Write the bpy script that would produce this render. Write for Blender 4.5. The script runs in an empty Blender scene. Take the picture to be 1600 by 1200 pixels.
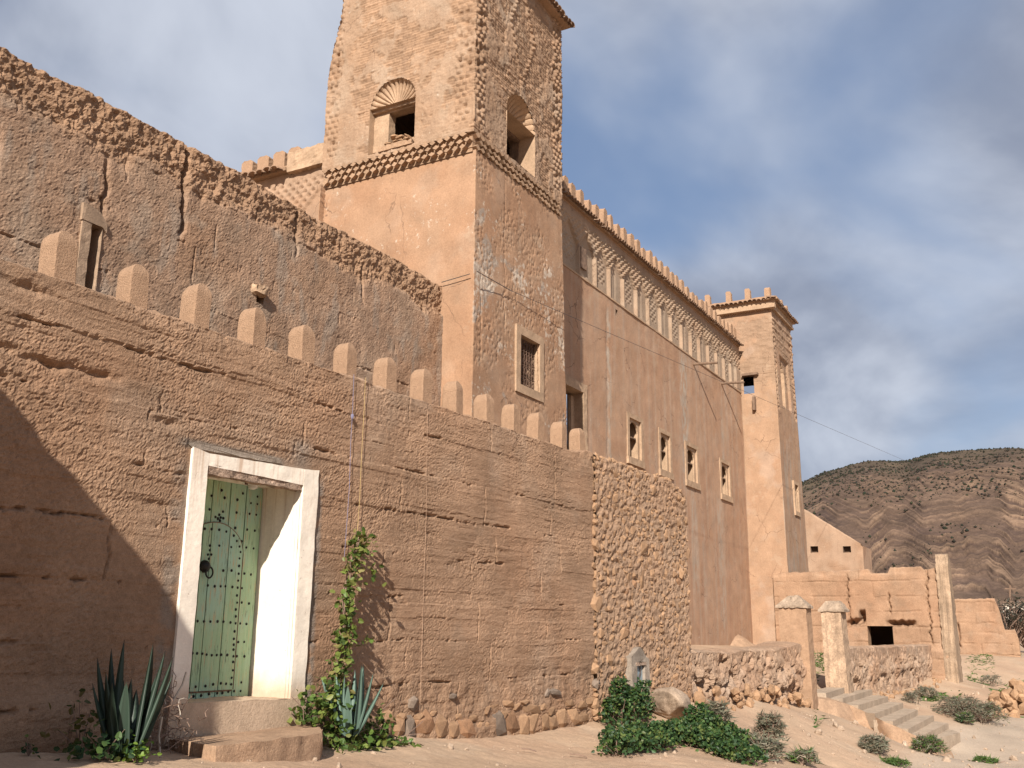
import bpy, math, random
import numpy as np
from math import exp as exp_
from math import sin, cos, tan, radians, pi, atan2, sqrt
from mathutils import Vector, Matrix, Euler

random.seed(7); RNG = np.random.default_rng(7)
sc = bpy.context.scene
COL = sc.collection

# ------------------------------------------------------------------ camera
FPX = 1545.0; EYE = np.array([0.0, 0.0, 1.55])
_P, _A, _R = radians(14.0), radians(29.2), radians(-0.65)
FWD = np.array([cos(_A)*cos(_P), sin(_A)*cos(_P), sin(_P)])
_r0 = np.array([sin(_A), -cos(_A), 0.0]); _u0 = np.cross(_r0, FWD)
RT = _r0*cos(_R) - _u0*sin(_R); UP = _u0*cos(_R) + _r0*sin(_R)
cd = bpy.data.cameras.new('camera'); cam = bpy.data.objects.new('camera', cd); COL.objects.link(cam)
cd.sensor_width = 36.0; cd.lens = 36.0*FPX/1600.0; cd.clip_start = 0.05; cd.clip_end = 6000
m = Matrix.Identity(4)
for i in range(3):
    m[i][0] = RT[i]; m[i][1] = UP[i]; m[i][2] = -FWD[i]; m[i][3] = EYE[i]
cam.matrix_world = m
sc.camera = cam

# ------------------------------------------------------------------ light
SUN_AZ, SUN_EL = radians(20.0), radians(30.5)      # light travels towards +X, a little +Y
TRAVEL = Vector((cos(SUN_AZ)*cos(SUN_EL), sin(SUN_AZ)*cos(SUN_EL), -sin(SUN_EL)))
sd = bpy.data.lights.new('sun', 'SUN'); sd.energy = 5.0; sd.angle = radians(0.55); sd.color = (1.0, 0.93, 0.83)
sun = bpy.data.objects.new('sun', sd); COL.objects.link(sun)
sun.rotation_euler = TRAVEL.to_track_quat('-Z', 'Y').to_euler()
sun.location = (-20, -8, 20)
world = bpy.data.worlds.new('World'); sc.world = world; world.use_nodes = True
wt = world.node_tree; wt.nodes.clear()
def WN(t, **k):
    n = wt.nodes.new(t)
    for a, b in k.items(): setattr(n, a, b)
    return n
sky = WN('ShaderNodeTexSky', sky_type='NISHITA', sun_disc=False)
sky.sun_elevation = SUN_EL
sky.sun_rotation = atan2(-TRAVEL.x, -TRAVEL.y)     # azimuth of the sun from +Y, clockwise
sky.air_density = 1.0; sky.dust_density = 1.2; sky.ozone_density = 1.5
tc = WN('ShaderNodeTexCoord')
sep = WN('ShaderNodeSeparateXYZ'); wt.links.new(tc.outputs['Generated'], sep.inputs[0])
def WM(op, a, b=None, c=None, clamp=False):
    n = WN('ShaderNodeMath', operation=op, use_clamp=clamp)
    for i, v in enumerate((a, b, c)):
        if v is None: continue
        if isinstance(v, (int, float)): n.inputs[i].default_value = v
        else: wt.links.new(v, n.inputs[i])
    return n.outputs[0]
zz = WM('ADD', WM('MAXIMUM', sep.outputs[2], 0.0), 0.42)
cx = WM('DIVIDE', sep.outputs[0], zz); cy = WM('DIVIDE', sep.outputs[1], zz)
cmb = WN('ShaderNodeCombineXYZ'); wt.links.new(cx, cmb.inputs[0]); wt.links.new(cy, cmb.inputs[1])
def wnoise(scale, detail, rough, off, dist=0.0):
    mp = WN('ShaderNodeMapping'); mp.inputs['Location'].default_value = off
    mp.inputs['Rotation'].default_value = (0, 0, 0.5); mp.inputs['Scale'].default_value = (1.0, 1.15, 1.0)
    wt.links.new(cmb.outputs[0], mp.inputs[0])
    n = WN('ShaderNodeTexNoise'); n.inputs['Scale'].default_value = scale; n.inputs['Detail'].default_value = detail
    n.inputs['Roughness'].default_value = rough; n.inputs['Distortion'].default_value = dist
    wt.links.new(mp.outputs[0], n.inputs['Vector']); return n.outputs[0]
def wramp(v, lo, hi):
    n = WN('ShaderNodeMapRange', interpolation_type='SMOOTHSTEP'); n.clamp = True
    wt.links.new(v, n.inputs[0]); n.inputs[1].default_value = lo; n.inputs[2].default_value = hi
    return n.outputs[0]
cover = wramp(wnoise(1.5, 5, 0.45, (5.3, 2.2, 0), 0.25), 0.34, 0.54)
dens = wramp(wnoise(2.3, 6, 0.5, (7.4, 4.2, 0), 0.35), 0.36, 0.66)
def wmix(f, a, b):
    n = WN('ShaderNodeMix', data_type='RGBA')
    (wt.links.new(f, n.inputs[0]) if not isinstance(f, float) else setattr(n.inputs[0], 'default_value', f))
    for s, v in ((n.inputs[6], a), (n.inputs[7], b)):
        if isinstance(v, tuple): s.default_value = v
        else: wt.links.new(v, s)
    return n.outputs[2]
cloud = wmix(dens, (3.0, 3.35, 4.3, 1), (7.1, 7.5, 8.4, 1))
blue = wmix(0.5, sky.outputs[0], (2.9, 4.0, 6.4, 1))
skyc = wmix(WM('MULTIPLY', cover, 0.86), blue, cloud)
bg = WN('ShaderNodeBackground'); bg.inputs['Strength'].default_value = 0.060
wo = WN('ShaderNodeOutputWorld')
wt.links.new(skyc, bg.inputs[0]); wt.links.new(bg.outputs[0], wo.inputs[0])
sc.view_settings.view_transform = 'Standard'; sc.view_settings.look = 'None'
sc.view_settings.gamma = 1.0; sc.view_settings.use_curve_mapping = False
sc.view_settings.exposure = 0.70
sc.render.engine = 'CYCLES'

# ------------------------------------------------------------------ numpy noise
def _hash(ix, iy, seed):
    with np.errstate(over='ignore'):
        h = (ix.astype(np.int64)*374761393 + iy.astype(np.int64)*668265263 + int(seed)*1274126177) & 0xffffffff
        h = ((h ^ (h >> 13))*1274126177) & 0xffffffff
        h = (h ^ (h >> 16)) & 0xffffffff
    return h.astype(np.float64)/4294967295.0
def vn(x, y, seed=0):
    x, y = np.broadcast_arrays(np.asarray(x, float), np.asarray(y, float))
    ix, iy = np.floor(x), np.floor(y); fx, fy = x-ix, y-iy
    ix = ix.astype(np.int64); iy = iy.astype(np.int64)
    def g(a, b, dx, dy):
        t = _hash(a, b, seed)*2*pi
        return np.cos(t)*dx + np.sin(t)*dy
    ux, uy = fx*fx*fx*(fx*(fx*6-15)+10), fy*fy*fy*(fy*(fy*6-15)+10)
    n00, n10 = g(ix, iy, fx, fy), g(ix+1, iy, fx-1, fy)
    n01, n11 = g(ix, iy+1, fx, fy-1), g(ix+1, iy+1, fx-1, fy-1)
    return ((n00*(1-ux)+n10*ux)*(1-uy) + (n01*(1-ux)+n11*ux)*uy)*1.5
def fbm(x, y, f=1.0, o=4, seed=0, gain=0.5):
    r = 0; a = 1.0; s = 0
    for i in range(o):
        r = r + a*vn(x*f, y*f, seed+i*17); s += a; a *= gain; f *= 2.07
    return r/s
def cell(x, y, seed=0):
    """distance to the nearest random point, that point's random value, gap to the second nearest"""
    x, y = np.broadcast_arrays(np.asarray(x, float), np.asarray(y, float))
    ix, iy = np.floor(x).astype(np.int64), np.floor(y).astype(np.int64)
    d1 = np.full(x.shape, 9.0); d2 = np.full(x.shape, 9.0); v = np.zeros(x.shape)
    for dx in (-1, 0, 1):
        for dy in (-1, 0, 1):
            a, b = ix+dx, iy+dy
            px, py = a+_hash(a, b, seed), b+_hash(a, b, seed+5)
            d = np.hypot(px-x, py-y); n = d < d1
            d2 = np.where(n, d1, np.minimum(d2, d)); v = np.where(n, _hash(a, b, seed+9), v); d1 = np.where(n, d, d1)
    return d1, v, d2-d1
def sst(x, a, b):
    t = np.clip((x-a)/(b-a), 0, 1); return t*t*(3-2*t)
def box01(x, a, b, w):
    return sst(x, a-w, a+w)*(1-sst(x, b-w, b+w))
def mixc(c, d, t): return c*(1-t[..., None]) + np.asarray(d)*t[..., None]

# ------------------------------------------------------------------ materials
def new_mat(name):
    mt = bpy.data.materials.new(name); mt.use_nodes = True
    nt = mt.node_tree; b = nt.nodes['Principled BSDF']; return mt, nt, b
def N(nt, t, **k):
    n = nt.nodes.new(t)
    for a, v in k.items(): setattr(n, a, v)
    return n
def nz(nt, co, scale, detail=4, rough=0.55, sc3=None):
    n = N(nt, 'ShaderNodeTexNoise'); n.inputs['Scale'].default_value = scale
    n.inputs['Detail'].default_value = detail; n.inputs['Roughness'].default_value = rough
    if sc3:
        mp = N(nt, 'ShaderNodeMapping'); mp.inputs['Scale'].default_value = sc3
        nt.links.new(co, mp.inputs[0]); co = mp.outputs[0]
    nt.links.new(co, n.inputs['Vector']); return n.outputs[0]
def mr(nt, v, a, b, c, d):
    n = N(nt, 'ShaderNodeMapRange'); nt.links.new(v, n.inputs[0])
    for i, q in enumerate((a, b, c, d)): n.inputs[i+1].default_value = q
    return n.outputs[0]
def mth(nt, op, a, b):
    n = N(nt, 'ShaderNodeMath', operation=op)
    for i, v in enumerate((a, b)):
        if isinstance(v, (int, float)): n.inputs[i].default_value = v
        else: nt.links.new(v, n.inputs[i])
    return n.outputs[0]
def mixn(nt, f, a, b, blend='MIX'):
    n = N(nt, 'ShaderNodeMix', data_type='RGBA', blend_type=blend)
    for s, v in ((n.inputs[0], f), (n.inputs[6], a), (n.inputs[7], b)):
        if isinstance(v, (int, float)): s.default_value = v
        elif isinstance(v, tuple): s.default_value = v if len(v) == 4 else v+(1,)
        else: nt.links.new(v, s)
    return n.outputs[2]
def earth(name, color=None, lime=True, var=0.18, s1=1.6, s2=22.0, bump=0.5, bscale=45.0, rough=0.95, limec=(0.50, 0.42, 0.34), rnd=0.0, streak=0.0, crack=0.0):
    """earth, plaster or stone; colour from the mesh's own 'col' attribute or one given colour"""
    mt, nt, b = new_mat(name)
    co = N(nt, 'ShaderNodeTexCoord').outputs['Object']
    if color is None:
        base = N(nt, 'ShaderNodeAttribute', attribute_name='col').outputs['Color']
    else:
        base = N(nt, 'ShaderNodeRGB'); base.outputs[0].default_value = (*color, 1); base = base.outputs[0]
    f = mth(nt, 'MULTIPLY', mr(nt, nz(nt, co, s1, 6), 0.3, 0.7, 1-var, 1+var), mr(nt, nz(nt, co, s2, 5, 0.65), 0.3, 0.7, 1-var*0.9, 1+var*0.9))
    f = mth(nt, 'MULTIPLY', f, mr(nt, nz(nt, co, s2*4.5, 3, 0.6), 0.3, 0.7, 1-var*0.7, 1+var*0.7))
    if streak:
        f = mth(nt, 'MULTIPLY', f, mr(nt, nz(nt, co, 1.0, 5, 0.6, (9, 9, 0.5)), 0.35, 0.65, 1-streak, 1+streak))
    if rnd:
        oi = N(nt, 'ShaderNodeObjectInfo').outputs['Random']
        f = mth(nt, 'MULTIPLY', f, mr(nt, oi, 0, 1, 1-rnd, 1+rnd))
    c = mixn(nt, 1.0, base, f, 'MULTIPLY')
    if lime and color is None:
        la = N(nt, 'ShaderNodeAttribute', attribute_name='lime').outputs['Fac']
        ln = nz(nt, co, 7.0, 9, 0.72)
        t = mth(nt, 'ADD', ln, la)
        c = mixn(nt, mr(nt, t, 0.80, 0.90, 0, 0.85), c, limec)
    if crack:
        wv = N(nt, 'ShaderNodeVectorMath', operation='ADD'); nt.links.new(co, wv.inputs[0])
        nn = N(nt, 'ShaderNodeTexNoise'); nn.inputs['Scale'].default_value = 2.5; nn.inputs['Detail'].default_value = 5; nt.links.new(co, nn.inputs['Vector'])
        ms = N(nt, 'ShaderNodeVectorMath', operation='SCALE'); nt.links.new(nn.outputs['Color'], ms.inputs[0]); ms.inputs['Scale'].default_value = 0.5; nt.links.new(ms.outputs[0], wv.inputs[1])
        vo = N(nt, 'ShaderNodeTexVoronoi', feature='DISTANCE_TO_EDGE'); vo.inputs['Scale'].default_value = 0.75; nt.links.new(wv.outputs[0], vo.inputs['Vector'])
        ln_ = mr(nt, vo.outputs['Distance'], 0.004, 0.011, 1, 0)
        ln_ = mth(nt, 'MULTIPLY', ln_, mr(nt, nz(nt, co, 0.9, 3), 0.50, 0.60, 0, crack))
        c = mixn(nt, ln_, c, (0.13, 0.08, 0.055))
        pt = mr(nt, nz(nt, co, 1.1, 7, 0.68), 0.60, 0.64, 0, 0.45); c = mixn(nt, pt, c, (0.37, 0.265, 0.185))
        dr = mth(nt, 'MULTIPLY', mr(nt, nz(nt, co, 1.0, 5, 0.6, (6, 6, 0.22)), 0.56, 0.72, 0, 0.5), mr(nt, nz(nt, co, 0.35, 3), 0.45, 0.6, 0, 1)); c = mixn(nt, dr, c, (0.235, 0.15, 0.10))
    nt.links.new(c, b.inputs['Base Color']); b.inputs['Roughness'].default_value = rough
    b.inputs['Specular IOR Level'].default_value = 0.15
    if bump:
        bp = N(nt, 'ShaderNodeBump'); bp.inputs['Strength'].default_value = bump; bp.inputs['Distance'].default_value = 0.02
        hh = mth(nt, 'ADD', nz(nt, co, bscale, 6, 0.65), mth(nt, 'MULTIPLY', nz(nt, co, bscale*0.25, 4), 0.3))
        nt.links.new(hh, bp.inputs['Height']); nt.links.new(bp.outputs[0], b.inputs['Normal'])
    return mt
def plain(name, color, rough=0.6, metal=0.0, var=0.1, scale=12.0, rnd=0.0, trans=0.0):
    mt, nt, b = new_mat(name)
    co = N(nt, 'ShaderNodeTexCoord').outputs['Object']
    f = mr(nt, nz(nt, co, scale, 5), 0.3, 0.7, 1-var, 1+var)
    if rnd:
        f = mth(nt, 'MULTIPLY', f, mr(nt, N(nt, 'ShaderNodeObjectInfo').outputs['Random'], 0, 1, 1-rnd, 1+rnd))
    c = mixn(nt, 1.0, color, f, 'MULTIPLY')
    nt.links.new(c, b.inputs['Base Color']); b.inputs['Roughness'].default_value = rough; b.inputs['Metallic'].default_value = metal
    return mt
def leafmat(name, rough=0.5):
    mt, nt, b = new_mat(name)
    a = N(nt, 'ShaderNodeAttribute', attribute_name='col').outputs['Color']
    nt.links.new(a, b.inputs['Base Color']); b.inputs['Roughness'].default_value = rough
    b.inputs['Specular IOR Level'].default_value = 0.3
    tr = N(nt, 'ShaderNodeBsdfTranslucent'); nt.links.new(a, tr.inputs[0])
    mx = N(nt, 'ShaderNodeMixShader'); mx.inputs[0].default_value = 0.25
    nt.links.new(b.outputs[0], mx.inputs[1]); nt.links.new(tr.outputs[0], mx.inputs[2])
    nt.links.new(mx.outputs[0], nt.nodes['Material Output'].inputs[0])
    return mt

M = {}
M['earth'] = earth('rammed_earth', bump=0.85, bscale=85)
M['plaster'] = earth('lime_plaster', bump=0.45, bscale=40, var=0.13, crack=0.7)
M['ground'] = earth('dusty_ground', bump=0.5, bscale=30, lime=False, var=0.14, s1=0.7)
M['hill'] = earth('hill_rock', bump=0.0, lime=False, var=0.28, s1=0.05, s2=0.35)
M['merlon'] = earth('merlon_earth', (0.35, 0.222, 0.142), bump=0.9, bscale=75, var=0.12)
M['surround'] = earth('plaster_surround', (0.365, 0.25, 0.165), bump=0.3, var=0.18, s1=3)
M['tile'] = earth('roof_tile_clay', (0.26, 0.17, 0.115), bump=0.4, var=0.2, rnd=0.25)
M['brick'] = earth('mud_brick', (0.30, 0.195, 0.125), bump=0.5, var=0.15, rnd=0.15)
M['stone'] = earth('rubble_stone', (0.34, 0.208, 0.123), bump=0.6, var=0.16, s1=4, rnd=0.16)
M['grey_stone'] = earth('grey_stone', (0.20, 0.152, 0.118), bump=0.5, var=0.16, s1=5, rnd=0.2)
M['red_stone'] = earth('red_stone', (0.29, 0.165, 0.095), bump=0.6, var=0.2, s1=5, rnd=0.22)
M['boulder'] = earth('pale_boulder', (0.35, 0.26, 0.19), bump=0.6, var=0.25, s1=3)
M['cement'] = earth('grey_cement', (0.25, 0.205, 0.165), bump=0.6, var=0.2, s1=4)
M['step'] = earth('cement_step', (0.35, 0.27, 0.2), bump=0.4, var=0.15, s1=2)
M['doorstep'] = earth('earthen_step', (0.33, 0.215, 0.14), bump=0.5, var=0.2, s1=4)
M['white'] = earth('white_limewash', (0.74, 0.66, 0.56), bump=0.25, bscale=14, var=0.06, s1=2.5, streak=0.05)
def white_mat():
    mt = earth('white_limewash', (0.74, 0.66, 0.56), bump=0.3, bscale=14, var=0.07, s1=2.5, streak=0.05); nt = mt.node_tree; b = nt.nodes['Principled BSDF']
    lk = b.inputs['Base Color'].links[0]; c = lk.from_socket
    co = N(nt, 'ShaderNodeTexCoord').outputs['Object']; sp_ = N(nt, 'ShaderNodeSeparateXYZ'); nt.links.new(co, sp_.inputs[0])
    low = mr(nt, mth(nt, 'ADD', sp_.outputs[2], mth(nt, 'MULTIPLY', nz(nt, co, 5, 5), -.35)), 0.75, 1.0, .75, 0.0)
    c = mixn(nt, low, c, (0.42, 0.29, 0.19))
    run = mth(nt, 'MULTIPLY', mr(nt, nz(nt, co, 1.0, 4, .6, (9, 9, .35)), .53, .64, 0, .6), mr(nt, sp_.outputs[2], 2.3, 2.95, .15, 1))
    c = mixn(nt, run, c, (0.40, 0.24, 0.14))
    chip = mr(nt, nz(nt, co, 13, 7, .7), .655, .69, 0, .8); c = mixn(nt, chip, c, (0.30, 0.22, 0.16))
    nt.links.new(c, b.inputs['Base Color']); return mt
M['white'] = white_mat()
M['rustconc'] = earth('broken_concrete', (0.30, 0.215, 0.16), bump=0.9, var=0.5, s1=14, s2=60)
M['capm'] = earth('weathered_cap', (0.30, 0.225, 0.165), bump=0.6, var=0.25, s1=5)
M['iron'] = plain('black_iron', (0.02, 0.018, 0.017), 0.55, 0.6)
M['rustiron'] = plain('rusty_iron', (0.13, 0.075, 0.05), 0.7, 0.3, 0.3)
M['wood'] = plain('old_wood', (0.16, 0.10, 0.065), 0.85, 0, 0.3, 9)
M['lampw'] = plain('white_plastic', (0.75, 0.74, 0.7), 0.35)
M['glass'] = plain('frosted_glass', (0.6, 0.58, 0.52), 0.15)
M['bluegrey'] = plain('grey_blue_paint', (0.27, 0.33, 0.36), 0.55, 0.2, 0.2)
M['rope_blue'] = plain('blue_cord', (0.17, 0.16, 0.24), 0.8)
M['rope_yellow'] = plain('straw_cord', (0.40, 0.28, 0.12), 0.9)
M['rope_pink'] = plain('dusty_cord', (0.42, 0.27, 0.18), 0.9)
M['cable'] = plain('black_cable', (0.07, 0.055, 0.048), 0.6)
M['leaf'] = leafmat('leaves'); M['agave'] = leafmat('agave_leaf', 0.42)
M['twig'] = plain('dry_twig', (0.20, 0.13, 0.095), 0.9, 0, 0.3)
M['pale_twig'] = plain('bleached_twig', (0.42, 0.36, 0.29), 0.9, 0, 0.2)
def green_mat():
    mt, nt, b = new_mat('weathered_green_paint')
    co = N(nt, 'ShaderNodeTexCoord').outputs['Object']
    g = nz(nt, co, 2.2, 5, 0.6, (14, 14, 1.0)); bl = nz(nt, co, 1.3, 3)
    c = mixn(nt, mr(nt, g, 0.3, 0.7, 0, 1), (0.235, 0.37, 0.215), (0.33, 0.455, 0.285))
    c = mixn(nt, mr(nt, bl, 0.52, 0.66, 0, 0.8), c, (0.27, 0.43, 0.345))
    w = nz(nt, co, 6.0, 8, 0.7, (9, 9, 0.8))
    c = mixn(nt, mr(nt, w, 0.545, 0.64, 0, 0.9), c, (0.40, 0.30, 0.17))
    w2 = nz(nt, co, 11.0, 6, 0.7, (7, 7, 0.45))
    c = mixn(nt, mr(nt, w2, 0.595, 0.64, 0, 0.9), c, (0.05, 0.045, 0.035))
    c = mixn(nt, 1.0, c, mr(nt, N(nt, 'ShaderNodeObjectInfo').outputs['Random'], 0, 1, .86, 1.1), 'MULTIPLY')
    nt.links.new(c, b.inputs['Base Color']); b.inputs['Roughness'].default_value = 0.7
    bp = N(nt, 'ShaderNodeBump'); bp.inputs['Strength'].default_value = 0.4; bp.inputs['Distance'].default_value = 0.006
    nt.links.new(nz(nt, co, 5.0, 8, 0.7, (16, 16, 0.7)), bp.inputs['Height']); nt.links.new(bp.outputs[0], b.inputs['Normal'])
    return mt
M['green'] = green_mat()

# ------------------------------------------------------------------ objects
def mk(name, V, F, mat, parent=None, col=None, lime=None, smooth=True):
    V = np.asarray(V, np.float32).reshape(-1, 3)
    me = bpy.data.meshes.new(name)
    if isinstance(F, np.ndarray):
        k = F.shape[1]; nf = len(F); li = F.astype(np.int32).ravel()
        ls = np.arange(nf, dtype=np.int32)*k
    else:
        nf = len(F); li = np.array([i for f in F for i in f], np.int32)
        cnt = np.array([len(f) for f in F], np.int32); ls = np.concatenate(([0], np.cumsum(cnt)[:-1])).astype(np.int32)
    me.vertices.add(len(V)); me.vertices.foreach_set('co', V.ravel())
    me.loops.add(len(li)); me.loops.foreach_set('vertex_index', li)
    me.polygons.add(nf); me.polygons.foreach_set('loop_start', ls)
    me.update(calc_edges=True); me.validate()
    me.polygons.foreach_set('use_smooth', np.full(len(me.polygons), bool(smooth)))
    if col is not None:
        a = me.attributes.new('col', 'FLOAT_COLOR', 'POINT')
        c4 = np.ones((len(V), 4), np.float32); c4[:, :3] = np.asarray(col).reshape(-1, 3); a.data.foreach_set('color', c4.ravel())
        a2 = me.attributes.new('lime', 'FLOAT', 'POINT')
        a2.data.foreach_set('value', (np.zeros(len(V)) if lime is None else np.asarray(lime).ravel()).astype(np.float32))
    me.materials.append(mat)
    o = bpy.data.objects.new(name, me); COL.objects.link(o)
    if parent is not None: put(o, parent)
    return o
def put(o, parent):
    o.parent = parent
    if parent.type == 'EMPTY': o.matrix_parent_inverse = Matrix.Translation(-parent.location)
def tag(o, label=None, cat=None, group=None, kind=None):
    if label: o['label'] = label
    if cat: o['category'] = cat
    if group: o['group'] = group
    if kind: o['kind'] = kind
    return o
def thing(name, label, cat, loc, group=None):
    o = bpy.data.objects.new(name, None); COL.objects.link(o); o.location = loc
    o.empty_display_size = 0.2
    return tag(o, label, cat, group, 'thing')
def inst(src, name, parent, loc, rot=(0, 0, 0), scl=(1, 1, 1)):
    o = bpy.data.objects.new(name, src if isinstance(src, bpy.types.Mesh) else src.data); COL.objects.link(o)
    o.location = loc; o.rotation_euler = rot; o.scale = scl
    if parent is not None: put(o, parent)
    return o

class Fr:
    """an upright facade: u runs along it, n points out of it"""
    def __init__(s, o, u):
        s.o = np.array([o[0], o[1], 0.0]); l = math.hypot(*u); s.u = np.array([u[0]/l, u[1]/l, 0.0]); s.n = np.array([s.u[1], -s.u[0], 0.0])
        s.ang = atan2(s.u[1], s.u[0])
    def p(s, u, z, d=0.0): return s.o + s.u*u + np.array([0, 0, z]) + s.n*d
    def at(s, x, y, d=0.0):
        r = FWD*FPX + RT*(x-800) + UP*(600-y); o = s.o + s.n*d
        t = ((o-EYE) @ s.n)/(r @ s.n); w = EYE + r*t
        return float((w-s.o) @ s.u), float(w[2])
def onz(x, y, z):
    r = FWD*FPX + RT*(x-800) + UP*(600-y); t = (z-EYE[2])/r[2]; return EYE + r*t
FW = Fr((7.5, 6.6), (cos(radians(-2.2)), sin(radians(-2.2))))
TF = Fr((0, 10.5), (1, 0)); TL = Fr((16.92, 0), (0, -1)); LW = Fr((0, 12.5), (1, 0)); UW = Fr((0, 11.2), (1, 0))
GF = Fr((0, 10.9), (1, 0)); GL = Fr((44.2, 0), (0, -1)); RX = Fr((17.3, 0), (0, -1))

class G:
    """collects simple solids and links them as one mesh"""
    def __init__(s): s.V = []; s.F = []
    def add(s, V, F):
        b = len(s.V); s.V += [tuple(v) for v in V]; s.F += [tuple(i+b for i in f) for f in F]; return s
    def box(s, fr, u0, u1, z0, z1, d0, d1):
        P = [fr.p(u, z, d) for z in (z0, z1) for (u, d) in ((u0, d1), (u1, d1), (u1, d0), (u0, d0))]
        return s.add(P, [(3, 2, 1, 0), (4, 5, 6, 7), (0, 1, 5, 4), (1, 2, 6, 5), (2, 3, 7, 6), (3, 0, 4, 7)])
    def prism(s, fr, pts, d0, d1):
        """closed outline in (u,z), counter-clockwise seen from outside, pulled from depth d0 to d1"""
        n = len(pts); P = [fr.p(u, z, d1) for u, z in pts] + [fr.p(u, z, d0) for u, z in pts]
        F = [tuple(range(n)), tuple(range(2*n-1, n-1, -1))] + [(i, i+n, (i+1) % n+n, (i+1) % n) for i in range(n)]
        return s.add(P, F)
    def tube(s, pts, r, k=6):
        pts = [Vector(p) for p in pts]; V = []; F = []
        rr = r if hasattr(r, '__len__') else [r]*len(pts)
        for i, p in enumerate(pts):
            t = (pts[min(i+1, len(pts)-1)]-pts[max(i-1, 0)]).normalized()
            a = t.orthogonal().normalized() if i == 0 else (a0 - t*a0.dot(t)).normalized()
            a0 = a; b = t.cross(a)
            V += [p+(a*cos(2*pi*j/k)+b*sin(2*pi*j/k))*rr[i] for j in range(k)]
        for i in range(len(pts)-1):
            for j in range(k):
                F.append((i*k+j, i*k+(j+1) % k, (i+1)*k+(j+1) % k, (i+1)*k+j))
        F += [tuple(range(k-1, -1, -1)), tuple(range((len(pts)-1)*k, len(pts)*k))]
        return s.add(V, F)
    def build(s, name, mat, parent=None, smooth=False, rough=0.0, sub=0):
        V = np.array(s.V)
        o = mk(name, V, s.F, mat, parent, smooth=smooth)
        if sub or rough:
            import bmesh
            bm = bmesh.new(); bm.from_mesh(o.data)
            if sub:
                for _ in range(6):
                    ed = [e for e in bm.edges if e.calc_length() > sub]
                    if not ed: break
                    bmesh.ops.subdivide_edges(bm, edges=ed, cuts=1, use_grid_fill=True)
            if rough:
                bm.normal_update()
                C = np.array([v.co for v in bm.verts]); Nn = np.array([v.normal for v in bm.verts])
                h = fbm(C[:, 0]+C[:, 1]*1.7, C[:, 2]+C[:, 1]*0.9, 5, 4, 3)
                C = C + Nn*(h*rough)[:, None]
                for v, c in zip(bm.verts, C): v.co = c
            bm.to_mesh(o.data); bm.free()
        if smooth: o.data.set_sharp_from_angle(angle=radians(38))
        return o

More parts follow.
